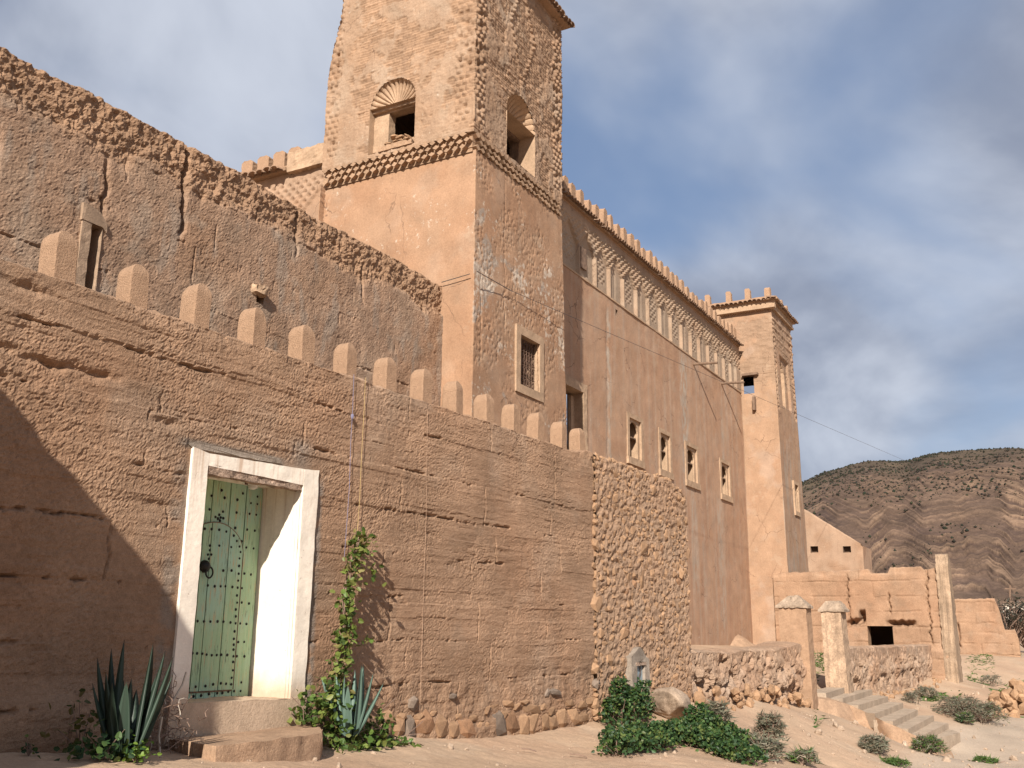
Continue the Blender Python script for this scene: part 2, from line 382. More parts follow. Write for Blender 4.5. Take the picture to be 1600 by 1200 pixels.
def axis(a, b, res, extra=()):
    n = max(1, int(math.ceil((b-a)/res))); x = np.linspace(a, b, n+1)
    ex = [e for e in extra if a < e < b]
    if ex:
        x = np.array([v for v in x if min(abs(v-e) for e in ex) > res*0.35 or v in (a, b)])
        x = np.unique(np.concatenate((x, ex)))
    return x
def wall(name, path, z0, z1, res, hf, cf, mat, parent=None, zres=None, ztop=None, zflat=None, batter=0.0, holes=(), thick=0.0, zend=0.0, coarse=(), mask=None, smooth=True):
    """a relief following a ground line; outside is on the right hand of the direction of travel.
    hf(s,z) -> how far each point stands proud; cf(s,z) -> colour, lime"""
    zres = zres or res
    path = [np.array(p, float) for p in path]
    L = [0.0]
    for a, b in zip(path, path[1:]): L.append(L[-1]+np.linalg.norm(b-a))
    hs = [h[0] for h in holes]+[h[1] for h in holes]; hz = [h[2] for h in holes]+[h[3] for h in holes]
    S, XY, NN, NB = [], [], [], []
    nseg = len(path)-1; nrm = []
    for i in range(nseg):
        d = (path[i+1]-path[i])/(L[i+1]-L[i]); nrm.append(np.array([d[1], -d[0]]))
    mit = [nrm[0]]+[(a+b)/(1+a @ b) for a, b in zip(nrm, nrm[1:])]+[nrm[-1]]
    for i in range(nseg):
        x = axis(L[i], L[i+1], res*(6 if i in coarse else 1), hs)
        if i < nseg-1: x = x[:-1]
        for sv in x:
            t = (sv-L[i])/(L[i+1]-L[i]); S.append(sv); XY.append(path[i]*(1-t)+path[i+1]*t); n = nrm[i]
            if i > 0 and abs(sv-L[i]) < 1e-9:
                n = nrm[i-1]+nrm[i]; n = n/(1+nrm[i-1] @ nrm[i])
            NN.append(n); NB.append(mit[i]*(1-t)+mit[i+1]*t)
    S = np.array(S); XY = np.array(XY); NN = np.array(NN); NB = np.array(NB)
    Z = axis(z0, z1, zres, hz)
    Sg, Zg = np.meshgrid(S, Z)                      # rows: z
    if ztop is not None:
        zf = z0 if zflat is None else zflat
        zt = ztop(S)[None, :]
        Zg = np.where(Zg > zf, zf+(Zg-zf)*(zt-zf)/(z1-zf), Zg)
    H = hf(Sg, Zg)
    off = H; bt = -batter*(Zg-z0)
    X = XY[None, :, 0]+NN[None, :, 0]*off+NB[None, :, 0]*bt; Y = XY[None, :, 1]+NN[None, :, 1]*off+NB[None, :, 1]*bt
    C, LM = cf(Sg, Zg); C = C*EK
    keep = np.ones((len(Z)-1, len(S)-1), bool)
    sc_ = (S[1:]+S[:-1])/2; zc_ = (Z[1:]+Z[:-1])/2
    for h in holes:
        keep &= ~(((sc_ > h[0]) & (sc_ < h[1]))[None, :] & ((zc_ > h[2]) & (zc_ < h[3]))[:, None])
    if mask is not None:
        keep &= ~mask((Sg[1:, 1:]+Sg[:-1, :-1])/2, (Zg[1:, 1:]+Zg[:-1, :-1])/2)
    if thick:
        rows = [(0.12, 0.035), (0.35, 0.05), (0.65, 0.04), (0.9, 0.02), (1.0, -0.03)]
        for k, (t, dz) in enumerate(rows):
            rg = fbm(S*1.0, S*0+k*7.3, 5, 4, 91)*0.05
            o2 = off[len(Z)-1] - thick*t
            X = np.vstack((X, XY[:, 0]+NN[:, 0]*o2)); Y = np.vstack((Y, XY[:, 1]+NN[:, 1]*o2))
            Zg = np.vstack((Zg, Zg[len(Z)-1]+dz+rg)); C = np.concatenate((C, C[len(Z)-1:len(Z)])); LM = np.vstack((LM, LM[len(Z)-1]))
        o2 = -thick - batter*0
        X = np.vstack((X, XY[:, 0]+NN[:, 0]*o2)); Y = np.vstack((Y, XY[:, 1]+NN[:, 1]*o2)); Zg = np.vstack((Zg, np.full(len(S), zend)))
        C = np.concatenate((C, C[-1:])); LM = np.vstack((LM, LM[-1]))
        keep = np.vstack((keep, np.ones((6, len(S)-1), bool)))
        for h in holes: keep[-1] &= ~((sc_ > h[0]) & (sc_ < h[1]))
    nr, nc = X.shape
    idx = np.arange(nr*nc).reshape(nr, nc)
    F = np.stack((idx[:-1, :-1], idx[:-1, 1:], idx[1:, 1:], idx[1:, :-1]), -1)[keep]
    V = np.stack((X, Y, Zg), -1).reshape(-1, 3)
    return mk(name, V, F, mat, parent, C.reshape(-1, 3), LM, smooth=smooth)
def niche(fr, u0, u1, z0, z1, depth, name, mat, parent, back=True, d0=0.0, slope=0.0):
    """lining of an opening: sill, jambs, head and, if wanted, a back"""
    g = G(); a = [(u0, z0), (u1, z0), (u1, z1), (u0, z1)]
    P = [fr.p(u, z, d0) for u, z in a]+[fr.p(u, z, -depth) for u, z in a]
    F = [(i, i+4, (i+1) % 4+4, (i+1) % 4) for i in range(4)]
    F = [f[::-1] for f in F]
    if back: F.append((4, 5, 6, 7))
    return g.add(P, F).build(name, mat, parent)

def rockmesh(name, seed, mat, sub=1, flat=0.7, rough=0.3):
    import bmesh
    bm = bmesh.new(); bmesh.ops.create_icosphere(bm, subdivisions=sub, radius=0.5)
    r = random.Random(seed)
    k = [Vector((r.uniform(-1, 1), r.uniform(-1, 1), r.uniform(-1, 1))).normalized() for _ in range(7)]
    c = [r.uniform(0.26, 0.42) for _ in k]
    for v in bm.verts:
        for kk, cc in zip(k, c):
            d = v.co.dot(kk)
            if d > cc: v.co -= kk*(d-cc)*0.85
        v.co *= 1+r.uniform(-rough, rough)*0.35
    me = bpy.data.meshes.new(name); bm.to_mesh(me); bm.free(); me.materials.append(mat)
    return me
ROCK = {k: [rockmesh(k, 11*i+5, M[k]) for i in range(7)] for k in ('stone', 'grey_stone', 'red_stone')}
ROCKB = [rockmesh('rock', 200+i, M['stone'], 2, rough=0.15) for i in range(5)]

# ================================================================== ground and hill
CP = np.array([(-6, -6, 0.0), (0, 0, 0.0), (-8, 4, 0.5), (6, -8, -0.5), (0, 6, 0.75), (3.6, 6.2, 0.74), (4.6, 6.05, 0.68), (6.3, 6.5, 0.56), (6.9, 5.7, 0.44), (6.0, 8, 0.6), (9.2, 6.5, 0.43), (10.2, 6.5, 0.33),
    (9.7, 5.4, 0.2), (11.6, 6.4, 0.23), (14, 6.35, 0.26), (12.3, 3.64, 0.0), (13.6, 6.0, 0.14), (13.6, 4.5, -0.08), (17.7, 6.2, 0.36), (17.0, 5.2, 0.0), (21.4, 6.05, 0.22), (25.3, 5.9, -0.14), (22.5, 5.2, -0.25),
    (18.7, 4.0, -0.72), (22, 3.45, -1.0), (24.4, 1.3, -1.12), (16, 1.5, -0.75), (36, 1.8, -1.12), (51, 2.4, -1.1), (28, 3.0, -1.0), (32.5, 3.6, -0.8), (27.5, 5.9, 0.12), (31.5, 5.7, 0.2), (36.8, 5.45, -0.36), (41, 5.3, -0.34), (44, 4.6, -0.2), (49, 4.5, -0.3),
    (60, 5, 0.5), (60, 2.6, 0.45), (75, 4, 0.4), (90, -5, -0.6), (27.5, 8, 0.5), (35, 8, 0.55), (42, 8, 0.7), (17, 9, 0.8), (30, 10.5, 0.8), (43, 11.5, 0.9), (60, 20, 0.8), (12, -4, -0.5), (30, -6, -1.2), (60, -12, -1.2)], float)
SN = [((1290.5, 1083), (1338, 1069)), ((1317, 1091), (1363, 1077.5)), ((1341, 1102), (1388, 1088)), ((1367, 1115), (1411, 1098)), ((1395, 1127), (1434, 1109)), ((1419, 1139), (1459, 1118)), ((1443, 1148), (1482, 1130)), ((1462, 1154), (1500, 1145))]
_ex = []
for i_, (l_, r_) in enumerate(SN):
    a_ = onz(*l_, .12-.148*i_); b_ = onz(*r_, .12-.148*i_)
    _ex += [(a_[0], a_[1], a_[2]-.42), ((a_[0]+b_[0])/2, (a_[1]+b_[1])/2, a_[2]-.36), (b_[0], b_[1], b_[2]-.24)]
CP = np.array([c for c in CP if not (26 < c[0] < 33 and 2.5 < c[1] < 5.95)]+_ex, float)
def _rbf():
    d = np.hypot(CP[:, None, 0]-CP[None, :, 0], CP[:, None, 1]-CP[None, :, 1])
    n = len(CP); A = np.zeros((n+3, n+3)); A[:n, :n] = d + np.eye(n)*0.02
    A[:n, n] = 1; A[:n, n+1:] = CP[:, :2]; A[n, :n] = 1; A[n+1:, :n] = CP[:, :2].T
    return np.linalg.solve(A, np.concatenate((CP[:, 2], [0, 0, 0])))
_W = _rbf()
def gz0(x, y):
    x = np.asarray(x, float); y = np.asarray(y, float)
    sh = np.broadcast(x, y).shape; x = np.broadcast_to(x, sh).ravel(); y = np.broadcast_to(y, sh).ravel()
    xc = np.clip(x, -8, 92); yc = np.clip(y, -12, 24)
    r = _W[-3] + _W[-2]*xc + _W[-1]*yc
    for (px, py, _), w in zip(CP, _W): r = r + w*np.hypot(xc-px, yc-py)
    far = sst(np.hypot(x-30, y-5), 70, 160)
    return (r*(1-far) + 0.2*far).reshape(sh)
def gz(x, y):
    x = np.asarray(x, float); y = np.asarray(y, float)
    nr = 1-sst(np.hypot(x, y), 18, 40)
    return gz0(x, y) + (0.02+0.025*nr)*fbm(x, y, 0.8, 4, 2) + 0.014*nr*fbm(x, y, 6, 3, 8)
def groundcol(X, Y):
    c = np.empty(X.shape+(3,)); c[:] = (0.435, 0.302, 0.203)
    path = 1-sst(gz0(X, Y), 0.3, 0.55)
    c = mixc(c, (0.41, 0.27, 0.18), sst(fbm(X, Y, 0.5, 4, 31), -0.1, 0.35)*0.7)
    c = mixc(c, (0.455, 0.335, 0.235), sst(fbm(X, Y, 0.9, 5, 47), 0.05, 0.4)*0.6)
    road = (1-sst(gz0(X, Y), -1.05, -0.75))
    c = mixc(c, (0.41, 0.33, 0.255), road*0.8)
    c = mixc(c, (0.30, 0.185, 0.12), np.exp(-((X-15.2)/1.7)**2-((Y-5.0)/0.5)**2)*0.8)
    return c*0.92
def grid(xs, ys, zf, cf, name, mat, smooth=True):
    X, Y = np.meshgrid(xs, ys); Z = zf(X, Y); i = np.arange(X.size).reshape(X.shape)
    F = np.stack((i[:-1, :-1], i[:-1, 1:], i[1:, 1:], i[1:, :-1]), -1).reshape(-1, 4)
    return mk(name, np.stack((X, Y, Z), -1), F, mat, None, cf(X, Y), smooth=smooth)
def warp(a, b, n, p=2.2, c=0):
    t = np.linspace(-1, 1, n); return c + np.where(t < 0, -(np.abs(t)**p)*(c-a), (np.abs(t)**p)*(b-c))
xs = np.unique(np.concatenate((np.linspace(-3000, -20, 30), np.linspace(-20, 3, 24), np.linspace(3, 22, 420), np.linspace(22, 60, 300), np.linspace(60, 150, 60), np.linspace(150, 4000, 30))))
ys = np.unique(np.concatenate((np.linspace(-3000, -20, 26), np.linspace(-20, -3, 20), np.linspace(-3, 1, 30), np.linspace(1, 7.2, 240), np.linspace(7.2, 14, 40), np.linspace(14, 40, 14), np.linspace(40, 3000, 20))))
tag(grid(xs, ys, gz, groundcol, 'ground', M['ground']), kind='structure')

# --- the striped hill beyond (a polar sheet of terrain)
def hill():
    bear = np.radians(np.concatenate((np.linspace(-42, 1, 160), np.linspace(1.2, 14.5, 420), np.linspace(15, 27, 60)))); rr = np.concatenate((np.linspace(230, 660, 520), np.linspace(665, 900, 30)))
    B, R = np.meshgrid(bear, rr); deg = np.degrees(B)
    e = np.interp(deg, [-42, -20, -8, 2.5, 6.5, 9.5, 11.5, 13.2, 15, 19, 23, 27], [6, 8, 9.6, 9.75, 9.6, 9.2, 8.9, 8.0, 6.6, 3.6, 1.2, 0.2])
    ridge = 640*np.tan(np.radians(e*0.935))
    t = np.clip((R-240)/400, 0, 1.65)
    prof = np.where(t < 1, np.sin(t*pi/2)**1.25, 1-0.25*(t-1))
    X = R*np.cos(B); Y = R*np.sin(B)
    Z = ridge*prof
    px = 800+1592*np.tan(radians(29.2)-B)          # bearing as a smooth coordinate along the slope
    gul = 0
    for c, w, a in ((1425, 40, 11), (1560, 60, 6), (1290, 40, 5), (1660, 50, 7), (1190, 40, 6), (1760, 60, 11), (1900, 70, 9)):
        gul = gul + a*np.exp(-((px - c - (R-400)*0.12)/w)**2)
    Z = Z - gul*np.sin(np.clip(t, 0, 1)*pi)**0.8*0.55
    Z = Z + 3.2*fbm(X, Y, 0.008, 4, 5)*sst(t, 0.02, 0.3) + 0.7*fbm(X, Y, 0.05, 4, 9)*sst(t, 0.02, 0.2)
    fold = 3.6*np.cos((px-1365)/21.5)*np.exp(-((px-1400)/140)**2)*(1-sst(t, 0.55, 0.95)) + 10*fbm(px/70, t*2, 1, 3, 6)
    bed = Z + fold + 0.02*(px-1400)
    led = (0.5*fbm(bed*0.2, bed*0+2.2, 1, 2, 12)+0.9*fbm(bed*0.95, bed*0+7.7, 1, 3, 13))*(0.5+sst(fbm(px/45, t*6, 1, 3, 15), -.25, .2))+0.2*fbm(X, Y, .03, 3, 8)
    lm = sst(t, 0.04, 0.12)*(1-0.85*sst(t, 0.38, 0.68))*(.35+.65*sst(fbm(px/60, t*4, 1, 3, 25), -.3, .15))
    Z = Z + 0.8*sst(led, -0.1, 0.15)*lm
    c = np.empty(X.shape+(3,)); c[:] = (0.135, 0.092, 0.073)  # base darkened in the colour to stand in for cloud shadow on the hill
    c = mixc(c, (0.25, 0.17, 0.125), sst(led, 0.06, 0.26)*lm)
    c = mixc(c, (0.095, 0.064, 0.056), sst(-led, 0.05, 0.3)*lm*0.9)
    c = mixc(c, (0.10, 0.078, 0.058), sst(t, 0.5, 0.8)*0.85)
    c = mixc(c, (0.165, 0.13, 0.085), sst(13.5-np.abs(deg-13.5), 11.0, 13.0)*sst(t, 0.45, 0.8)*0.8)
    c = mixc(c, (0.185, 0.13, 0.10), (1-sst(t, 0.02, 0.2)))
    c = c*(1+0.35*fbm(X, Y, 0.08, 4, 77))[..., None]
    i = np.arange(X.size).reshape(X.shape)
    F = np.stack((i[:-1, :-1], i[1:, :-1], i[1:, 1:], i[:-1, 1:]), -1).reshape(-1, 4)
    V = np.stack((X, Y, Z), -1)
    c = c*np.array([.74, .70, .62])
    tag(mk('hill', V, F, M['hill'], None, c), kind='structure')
    # scrub dotted over it
    n = 16000; ii = RNG.integers(20, 520, n); jj = RNG.integers(140, X.shape[1]-50, n)
    den = vn(X[ii, jj]*0.02, Y[ii, jj]*0.02, 3)+0.9*sst(t[ii, jj], 0.3, 0.7)
    den = den+.8*vn(X[ii, jj]*.05, Y[ii, jj]*.05, 31)
    kk = den > RNG.uniform(-0.2, 1.3, n); ii, jj = ii[kk], jj[kk]; n = len(ii)
    s = RNG.uniform(0.25, 0.8, n)**1.35
    O = np.array([(1, 0, 0), (0, 1, 0), (-1, 0, 0), (0, -1, 0), (0, 0, 1), (0, 0, -.4)], float)
    T = np.array([(0, 1, 4), (1, 2, 4), (2, 3, 4), (3, 0, 4), (1, 0, 5), (2, 1, 5), (3, 2, 5), (0, 3, 5)])
    P = V[ii, jj][:, None, :] + RNG.uniform(-1, 1, (n, 1, 3))*np.array([1, 1, 0.0]) + O[None]*s[:, None, None]*RNG.uniform(0.7, 1.3, (n, 6, 1))
    FF = (T[None]+np.arange(n)[:, None, None]*6).reshape(-1, 3)
    cc = np.repeat(np.stack((RNG.uniform(.022, .036, n), RNG.uniform(.023, .034, n), RNG.uniform(.016, .023, n)), -1)[:, None], 6, 1)
    tag(mk('hill_scrub', P, FF, M['hill'], None, cc.reshape(-1, 3)), label='dark low scrub dotted over the striped brown hill', cat='scrub', kind='stuff')
hill()

# ================================================================== the rammed earth wall with the green door
def lifts(s, z, h=0.47, seed=1, amp=0.05, wd=0.02, thr=-0.05):
    """joints of rammed earth lifts: wavering, broken grooves"""
    zw = z + 0.05*fbm(s, z*0.3, 0.55, 3, seed) + 0.012*vn(s*7, z*2, seed+3)
    k = np.floor(zw/h); r = zw/h-k; dz = np.minimum(r, 1-r)*h
    kk = np.round(zw/h)
    on = sst(vn(s*0.9+kk*13.7, kk*3.1, seed+7)+0.7*vn(s*3.3+kk*5.7, kk, seed+8)+0.5*vn(s*11, kk*3, seed+12), thr, thr+0.4)
    w = wd*(0.45+1.3*np.abs(vn(s*3.1, kk*2.2, seed+4)))
    dz = dz+0.012*vn(s*19, z*19, seed+5)
    g = -amp*np.exp(-(dz/w)**2)*on
    st = 0.014*vn(s*0.33+k*9.1, k*4.4, seed+9)
    # upright joints between moulds
    L = 1.75; sw = s + 0.03*vn(z*6, k, seed+2) + _hash(k.astype(np.int64), k.astype(np.int64)*0+3, seed)*L
    q = sw/L-np.floor(sw/L); ds = np.minimum(q, 1-q)*L
    on2 = sst(vn(k*2.3+np.floor(sw/L+0.5)*4.1, z*2.2, seed+6), -0.1, 0.3)
    g = g - amp*0.6*np.exp(-(ds/(wd*0.7))**2)*on2
    return g + st
def crumbs(s, z, seed, a=1.0):
    e = fbm(s, z, 1.1, 4, seed)
    m_ = sst(e, 0.08, 0.34)
    d1, v, gap = cell(s*24+0.6*vn(s*9, z*9, 5), z*30, seed+1)
    return (-0.018*m_ + m_*(0.014*(0.5-d1)+0.012*fbm(s, z, 17, 4, seed+4)))*a, m_
def grain(s, z, seed, a=1.0):
    d1, v, gap = cell(s*26, z*26, seed)
    k = 0.35+0.65*sst(fbm(s, z, 0.8, 3, seed+9), -0.25, 0.2)
    return a*k*(0.004*fbm(s, z, 9, 4, seed+2) + 0.003*fbm(s, z, 21, 3, seed+3) + 0.0045*vn(s*43, z*47, seed+6) + 0.0075*(_hash((s*400).astype(np.int64), (z*400).astype(np.int64), seed)-.5) + 0.006*(0.45-d1)*sst(v, 0.45, 0.75))
EK = 0.72
def earthcol(s, z, seed, base=(0.415, 0.262, 0.168), red=(0.395, 0.235, 0.145), pale=(0.445, 0.30, 0.205), grey=(0.38, 0.27, 0.19), gk=0.3):
    c = np.empty(np.broadcast(s, z).shape+(3,)); c[:] = base
    c = mixc(c, red, sst(fbm(s, z, 0.5, 5, seed), -0.1, 0.35)*0.8)
    c = mixc(c, pale, sst(fbm(s, z, 0.8, 5, seed+30), 0.08, 0.4)*0.7)
    c = mixc(c, grey, sst(fbm(s, z, 1.3, 5, seed+60), 0.15, 0.4)*gk)
    return c
FS0 = -4.4
front = thing('earth_wall', 'long crenellated rammed earth wall with the green door set in it', 'wall', FW.p(1, 0.3))
def fw_h(s, z):
    u = s+FS0
    cr, mm = crumbs(s, z, 21)
    low = 1-sst(z-0.08*fbm(u, z, 1.2, 3, 5), 0.85, 1.25)
    h = lifts(s, z, 0.475, 3, 0.05, 0.012, 0.08)+lifts(s+3, z+.21, 0.157, 13, 0.014, 0.007, 0.22)*0.7+cr*0.6+grain(s, z, 5)*1.0+0.02*fbm(s, z, 0.7, 4, 14)+0.010*fbm(s*0.9, z*8.5, 1, 4, 17)+0.006*fbm(s*3, z*22, 1, 3, 18)
    h = h + low*sst(u, 0.6, 1.6)*0.03*fbm(s, z, 5, 4, 19) - 0.03*low*sst(u, 1.0, 1.8) + 0.10*low*(1-sst(u, -2.2, -1.5))
    h = h - 0.06*sst(z, 4.02, 4.25)*np.abs(fbm(u, z, 2.5, 3, 15))
    for (a, b, c2, r) in ((-3.05, 4.05, .05, .22), (-3.2, 3.55, .07, .12), (-2.75, 3.52, .07, .28), (-2.35, 3.53, .06, .15), (-1.66, 3.25, .05, .12), (-1.7, 2.55, .03, .2), (2.3, 2.62, .02, .2), (3.9, 2.55, .02, .2)):
        h = h - c2*np.exp(-((u-a)/r)**2-((z-b+0.03*vn(u*6, u*0, 9))/0.035)**2)*(0.6+0.8*np.abs(vn(u*9, z*9, 4)))
    fr_ = box01(u, -1.42, 0.30, 0.04)*box01(z, 0.6, 3.14, 0.05)
    return h*(1-fr_) - 0.01*fr_
def fw_c(s, z):
    u = s+FS0
    c = earthcol(s, z, 40)
    band = np.exp(-((u-0.0)/0.16)**2)*sst(z, 3.05, 3.1)*(1-sst(z, 3.3, 3.45))
    c = mixc(c, (0.40, 0.30, 0.23), band)
    c = mixc(c, (0.33, 0.26, 0.205), box01(u, -1.55, -1.3, 0.05)*box01(z, 0.7, 2.9, 0.2)*sst(fbm(s, z, 3, 3, 3), -0.25, 0.1)*0.8)
    c = mixc(c, (0.31, 0.25, 0.205), box01(u, 0.2, 0.36, 0.03)*box01(z, 0.7, 3.0, 0.1)*sst(fbm(s, z, 4, 3, 4), -0.3, 0.0)*0.9)
    c = mixc(c, (0.32, 0.26, 0.21), box01(u, -1.5, -0.2, 0.1)*box01(z, 3.08, 3.16, 0.02)*0.9)
    return c, np.zeros(c.shape[:2])
DU0, DU1, DZ0, DZ1 = -1.19, 0.04, 0.86, 2.93
wall('wall_body', [FW.p(FS0, 0)[:2], FW.p(6.5, 0)[:2]], 0.0, 4.22, 0.0165, fw_h, fw_c, M['earth'], front,
     ztop=lambda s: 4.19+0.035*fbm(s, s*0, 2.2, 5, 8)+0.08*np.exp(-((s+FS0-6.4)/0.3)**2), zflat=3.3, holes=[(DU0-FS0, DU1-FS0, DZ0, DZ1)], thick=0.66, zend=0.0, smooth=False)
# cement bands around the frame
g = G(); g.prism(FW, [(-1.36, 3.08), (-0.25, 3.10), (-0.3, 3.15), (-0.75, 3.145), (-1.3, 3.15), (-1.42, 3.11)], -0.03, 0.008)
g.build('cement_seam', M['cement'], front, rough=0.02, sub=0.05)
# crenellations
def merlonmesh(seed, w=0.205, d=0.225, h=0.49):
    n = 10; V = []; F = []; lev = [0, .12, .25, .38, .5, .6, .68, .74, .79, .84, .885, .92, .95, .972, .988, .997, 1.0]
    for t in lev:
        q = max(0, (t-.74)/.26); k = 1-0.035*t if q == 0 else 0.974*max(.012, 1-q**2)**.5
        ky = 1-0.035*t if q == 0 else .974*(1-.35*q*q)
        sq = [-.86+1.72*i/(n-1) for i in range(n)]
        for (ex, ey) in [(1, v) for v in sq]+[(-v, 1) for v in sq]+[(-1, -v) for v in sq]+[(v, -1) for v in sq]:
            V.append((w/2*k*ex, d/2*ky*ey, h*t))
    V = np.array(V)
    off = 0.007*fbm(V[:, 0]*12+V[:, 1]*7+seed, V[:, 2]*12, 1, 4, seed)+0.010*fbm(V[:, 0]*4+V[:, 1]*3+seed*3, V[:, 2]*4, 1, 2, seed+8)
    dirv = V*np.array([1, 1, 0.1]); dirv[:, :2] *= np.abs(dirv[:, :2])**3*1e4; dirv /= np.linalg.norm(dirv, axis=1)[:, None]+1e-6
    V = V+dirv*off[:, None]; k4 = 4*n; m_ = len(lev)-1
    for j in range(m_):
        for i in range(k4): F.append((j*k4+i, j*k4+(i+1) % k4, (j+1)*k4+(i+1) % k4, (j+1)*k4+i))
    F.append(tuple(range(m_*k4, (m_+1)*k4)))
    o = mk('merlon', V, F, M['merlon']); me = o.data; bpy.data.objects.remove(o); me.set_sharp_from_angle(angle=radians(35)); return me
MM = [merlonmesh(s) for s in range(1, 8)]
for k, (x, y) in enumerate([(102, 432), (219, 470), (316, 500), (404, 537), (483, 565), (550, 585), (612, 605), (668, 622), (718, 640), (767, 655), (808, 668), (846, 682), (882, 692), (912, 702)]):
    u, z = FW.at(x, y, -0.06)
    p = FW.p(u, 4.13, -0.17)
    inst(MM[k % 7], 'merlon', front, p, (random.uniform(-.02, .02), random.uniform(-.03, .03), FW.ang+random.uniform(-.06, .06)), (random.uniform(.94, 1.06)*(1.12 if k == 0 else 1), random.uniform(.9, 1.0), random.uniform(0.96, 1.06)*(1.06 if k == 0 else 1)))
# white door frame
g = G()
g.prism(FW, [(-1.365, 0.70), (-1.185, 0.80), (-1.185, 2.93), (-1.18, 3.06), (-1.365, 3.09)], -0.06, 0.02)
g.prism(FW, [(0.045, 0.80), (0.235, 0.70), (0.262, 3.11), (0.045, 3.09)], -0.06, 0.02)
g.prism(FW, [(-1.18, 2.95), (0.045, 2.93), (0.045, 3.09), (-1.18, 3.06)], -0.06, 0.018)
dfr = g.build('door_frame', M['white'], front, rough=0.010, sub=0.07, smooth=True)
rv = niche(FW, DU0, DU1, DZ0, DZ1, 0.53, 'door_reveal', M['white'], front, back=False, d0=-0.05)
g = G(); g.box(FW, -1.17, 0.035, 2.875, 2.955, -0.10, 0.012); g.build('lintel', M['rustconc'], front, rough=0.035, sub=0.04)
g = G(); g.prism(FW, [(-1.40, 0.60), (-0.5, 0.58), (0.25, 0.60), (0.27, 0.90), (-1.37, 0.93)], -0.5, 0.026)
th = g.build('threshold', earth('worn_threshold', (0.42, 0.31, 0.22), bump=0.4, var=0.14, s1=3), front, rough=0.02, sub=0.08, smooth=True)
# the door itself
DD = -0.50
door = thing('dummy', None, None, (0, 0, 0)); bpy.data.objects.remove(door)
uR = FW.at(399, 930, DD)[0]
def dp(x, y): return FW.at(x, y, DD+0.02)
zb, zt = 0.87, DZ1
ux = [DU0, FW.at(334, 760, DD)[0], FW.at(361.5, 766, DD)[0], FW.at(386, 768, DD)[0], uR]
g = G(); g.box(FW, DU0, DU1, zb, zt, DD-0.06, DD-0.028)
door = g.build('door', M['green'], front); door['label'] = 'pale green studded wooden double plank door'
for a, b in zip(ux, ux[1:]):
    g = G(); g.box(FW, a+0.006, b-0.006, zb, zt, DD-0.03, DD-0.003+random.uniform(-.003, .003)); g.build('plank', M['green'], door)
uc, za = dp(340.5, 817); uw = (dp(377, 930)[0]+dp(365, 1040)[0])/2; hw = uw-uc; zsp = za-hw*0.82; zw0 = dp(330, 1079)[1]
g = G(); g.box(FW, uc-hw, uw, zw0-.016, zw0+.004, DD-.002, DD+.004); g.build('rail_gap', M['wood'], door)
for _k in (0,): pass
pb = [uc-hw, dp(300, 1040)[0], dp(314, 1040)[0], dp(343.4, 1040)[0], uw]; pb = sorted(set([max(v, uc-hw) for v in pb]))
if pb[1]-pb[0] < 0.05: pb.pop(1)
def arch_z(u): return zsp+(za-zsp)*sqrt(max(0, 1-((u-uc)/hw)**2))
for a, b in zip(pb, pb[1:]):
    a += 0.005; b -= 0.005; n = 8
    pts = [(a, zw0), (b, zw0)]+[(b+(a-b)*i/n, arch_z(b+(a-b)*i/n)) for i in range(n+1)]
    g = G(); g.prism(FW, pts, DD-0.004, DD+0.016+random.uniform(-.002, .002)); g.build('plank', M['green'], door)
# rusty seam rod round the wicket
g = G(); pts = [FW.p(uw+0.006, zw0, DD+0.012), FW.p(uw+0.006, zsp, DD+0.012)]+[FW.p(uc+(hw+.006)*cos(t), zsp+(za-zsp+.006)*sin(t), DD+0.012) for t in np.linspace(0.05, pi, 16)]
g.tube(pts, 0.006, 5); g.build('seam', M['wood'], door)
st = G(); nn = 8
V = [(0, 0, 0.013)]; F = []
for j, (r, h) in enumerate(((0.009, 0.009), (0.0145, 0.0))):
    V += [(r*cos(2*pi*i/nn), r*sin(2*pi*i/nn), h) for i in range(nn)]
F += [(0, 1+i, 1+(i+1) % nn) for i in range(nn)]+[(1+i, 1+nn+i, 1+nn+(i+1) % nn, 1+(i+1) % nn) for i in range(nn)]
so = mk('stud', V, F, M['iron']); STUD = so.data; bpy.data.objects.remove(so)
S3 = [(325, 468), (465, 500), (638, 525), (755, 552), (383, 545), (489, 562), (592, 578), (702, 605), (754, 613), (366, 656), (476, 674), (586, 682), (690, 692), (745, 700), (414, 718), (445, 700), (457, 723), (478, 728), (434, 732), (451, 748), (316, 815), (371, 818), (433, 823), (491, 838), (551, 871), (575, 808), (671, 821), (733, 830), (576, 915), (628, 917), (280, 942), (358, 952), (434, 953), (530, 965), (598, 960), (665, 967), (723, 975), (606, 1005), (357, 990), (341, 1026), (369, 1026), (349, 1060), (598, 1057), (595, 1118), (591, 1182), (650, 1180), (702, 1187), (467, 1156), (533, 1155)]
S4 = [(463, 17), (372, 43), (420, 43), (462, 62), (502, 60), (541, 67), (459, 102), (216, 128), (282, 130), (322, 135), (357, 135), (385, 135), (425, 139), (456, 143), (489, 146), (452, 189), (453, 231), (488, 230), (530, 236), (445, 271), (445, 311), (222, 339), (259, 341), (297, 342), (339, 341), (373, 342), (414, 347), (444, 352), (479, 353), (515, 356), (438, 399), (434, 443), (433, 477), (431, 506), (467, 462), (502, 461), (192, 527), (219, 528), (250, 530), (275, 535), (305, 539), (334, 538), (360, 536), (395, 538), (431, 545), (459, 545), (503, 546), (429, 578), (428, 627), (421, 671), (485, 698), (168, 731), (211, 723), (268, 719), (313, 709), (358, 703), (388, 706), (418, 709), (443, 749), (481, 749), (410, 752), (155, 787), (207, 780), (251, 775), (297, 766), (345, 761), (375, 760)]
RN = Matrix(((FW.u[0], 0, FW.n[0]), (FW.u[1], 0, FW.n[1]), (0, 1, 0))).to_euler()
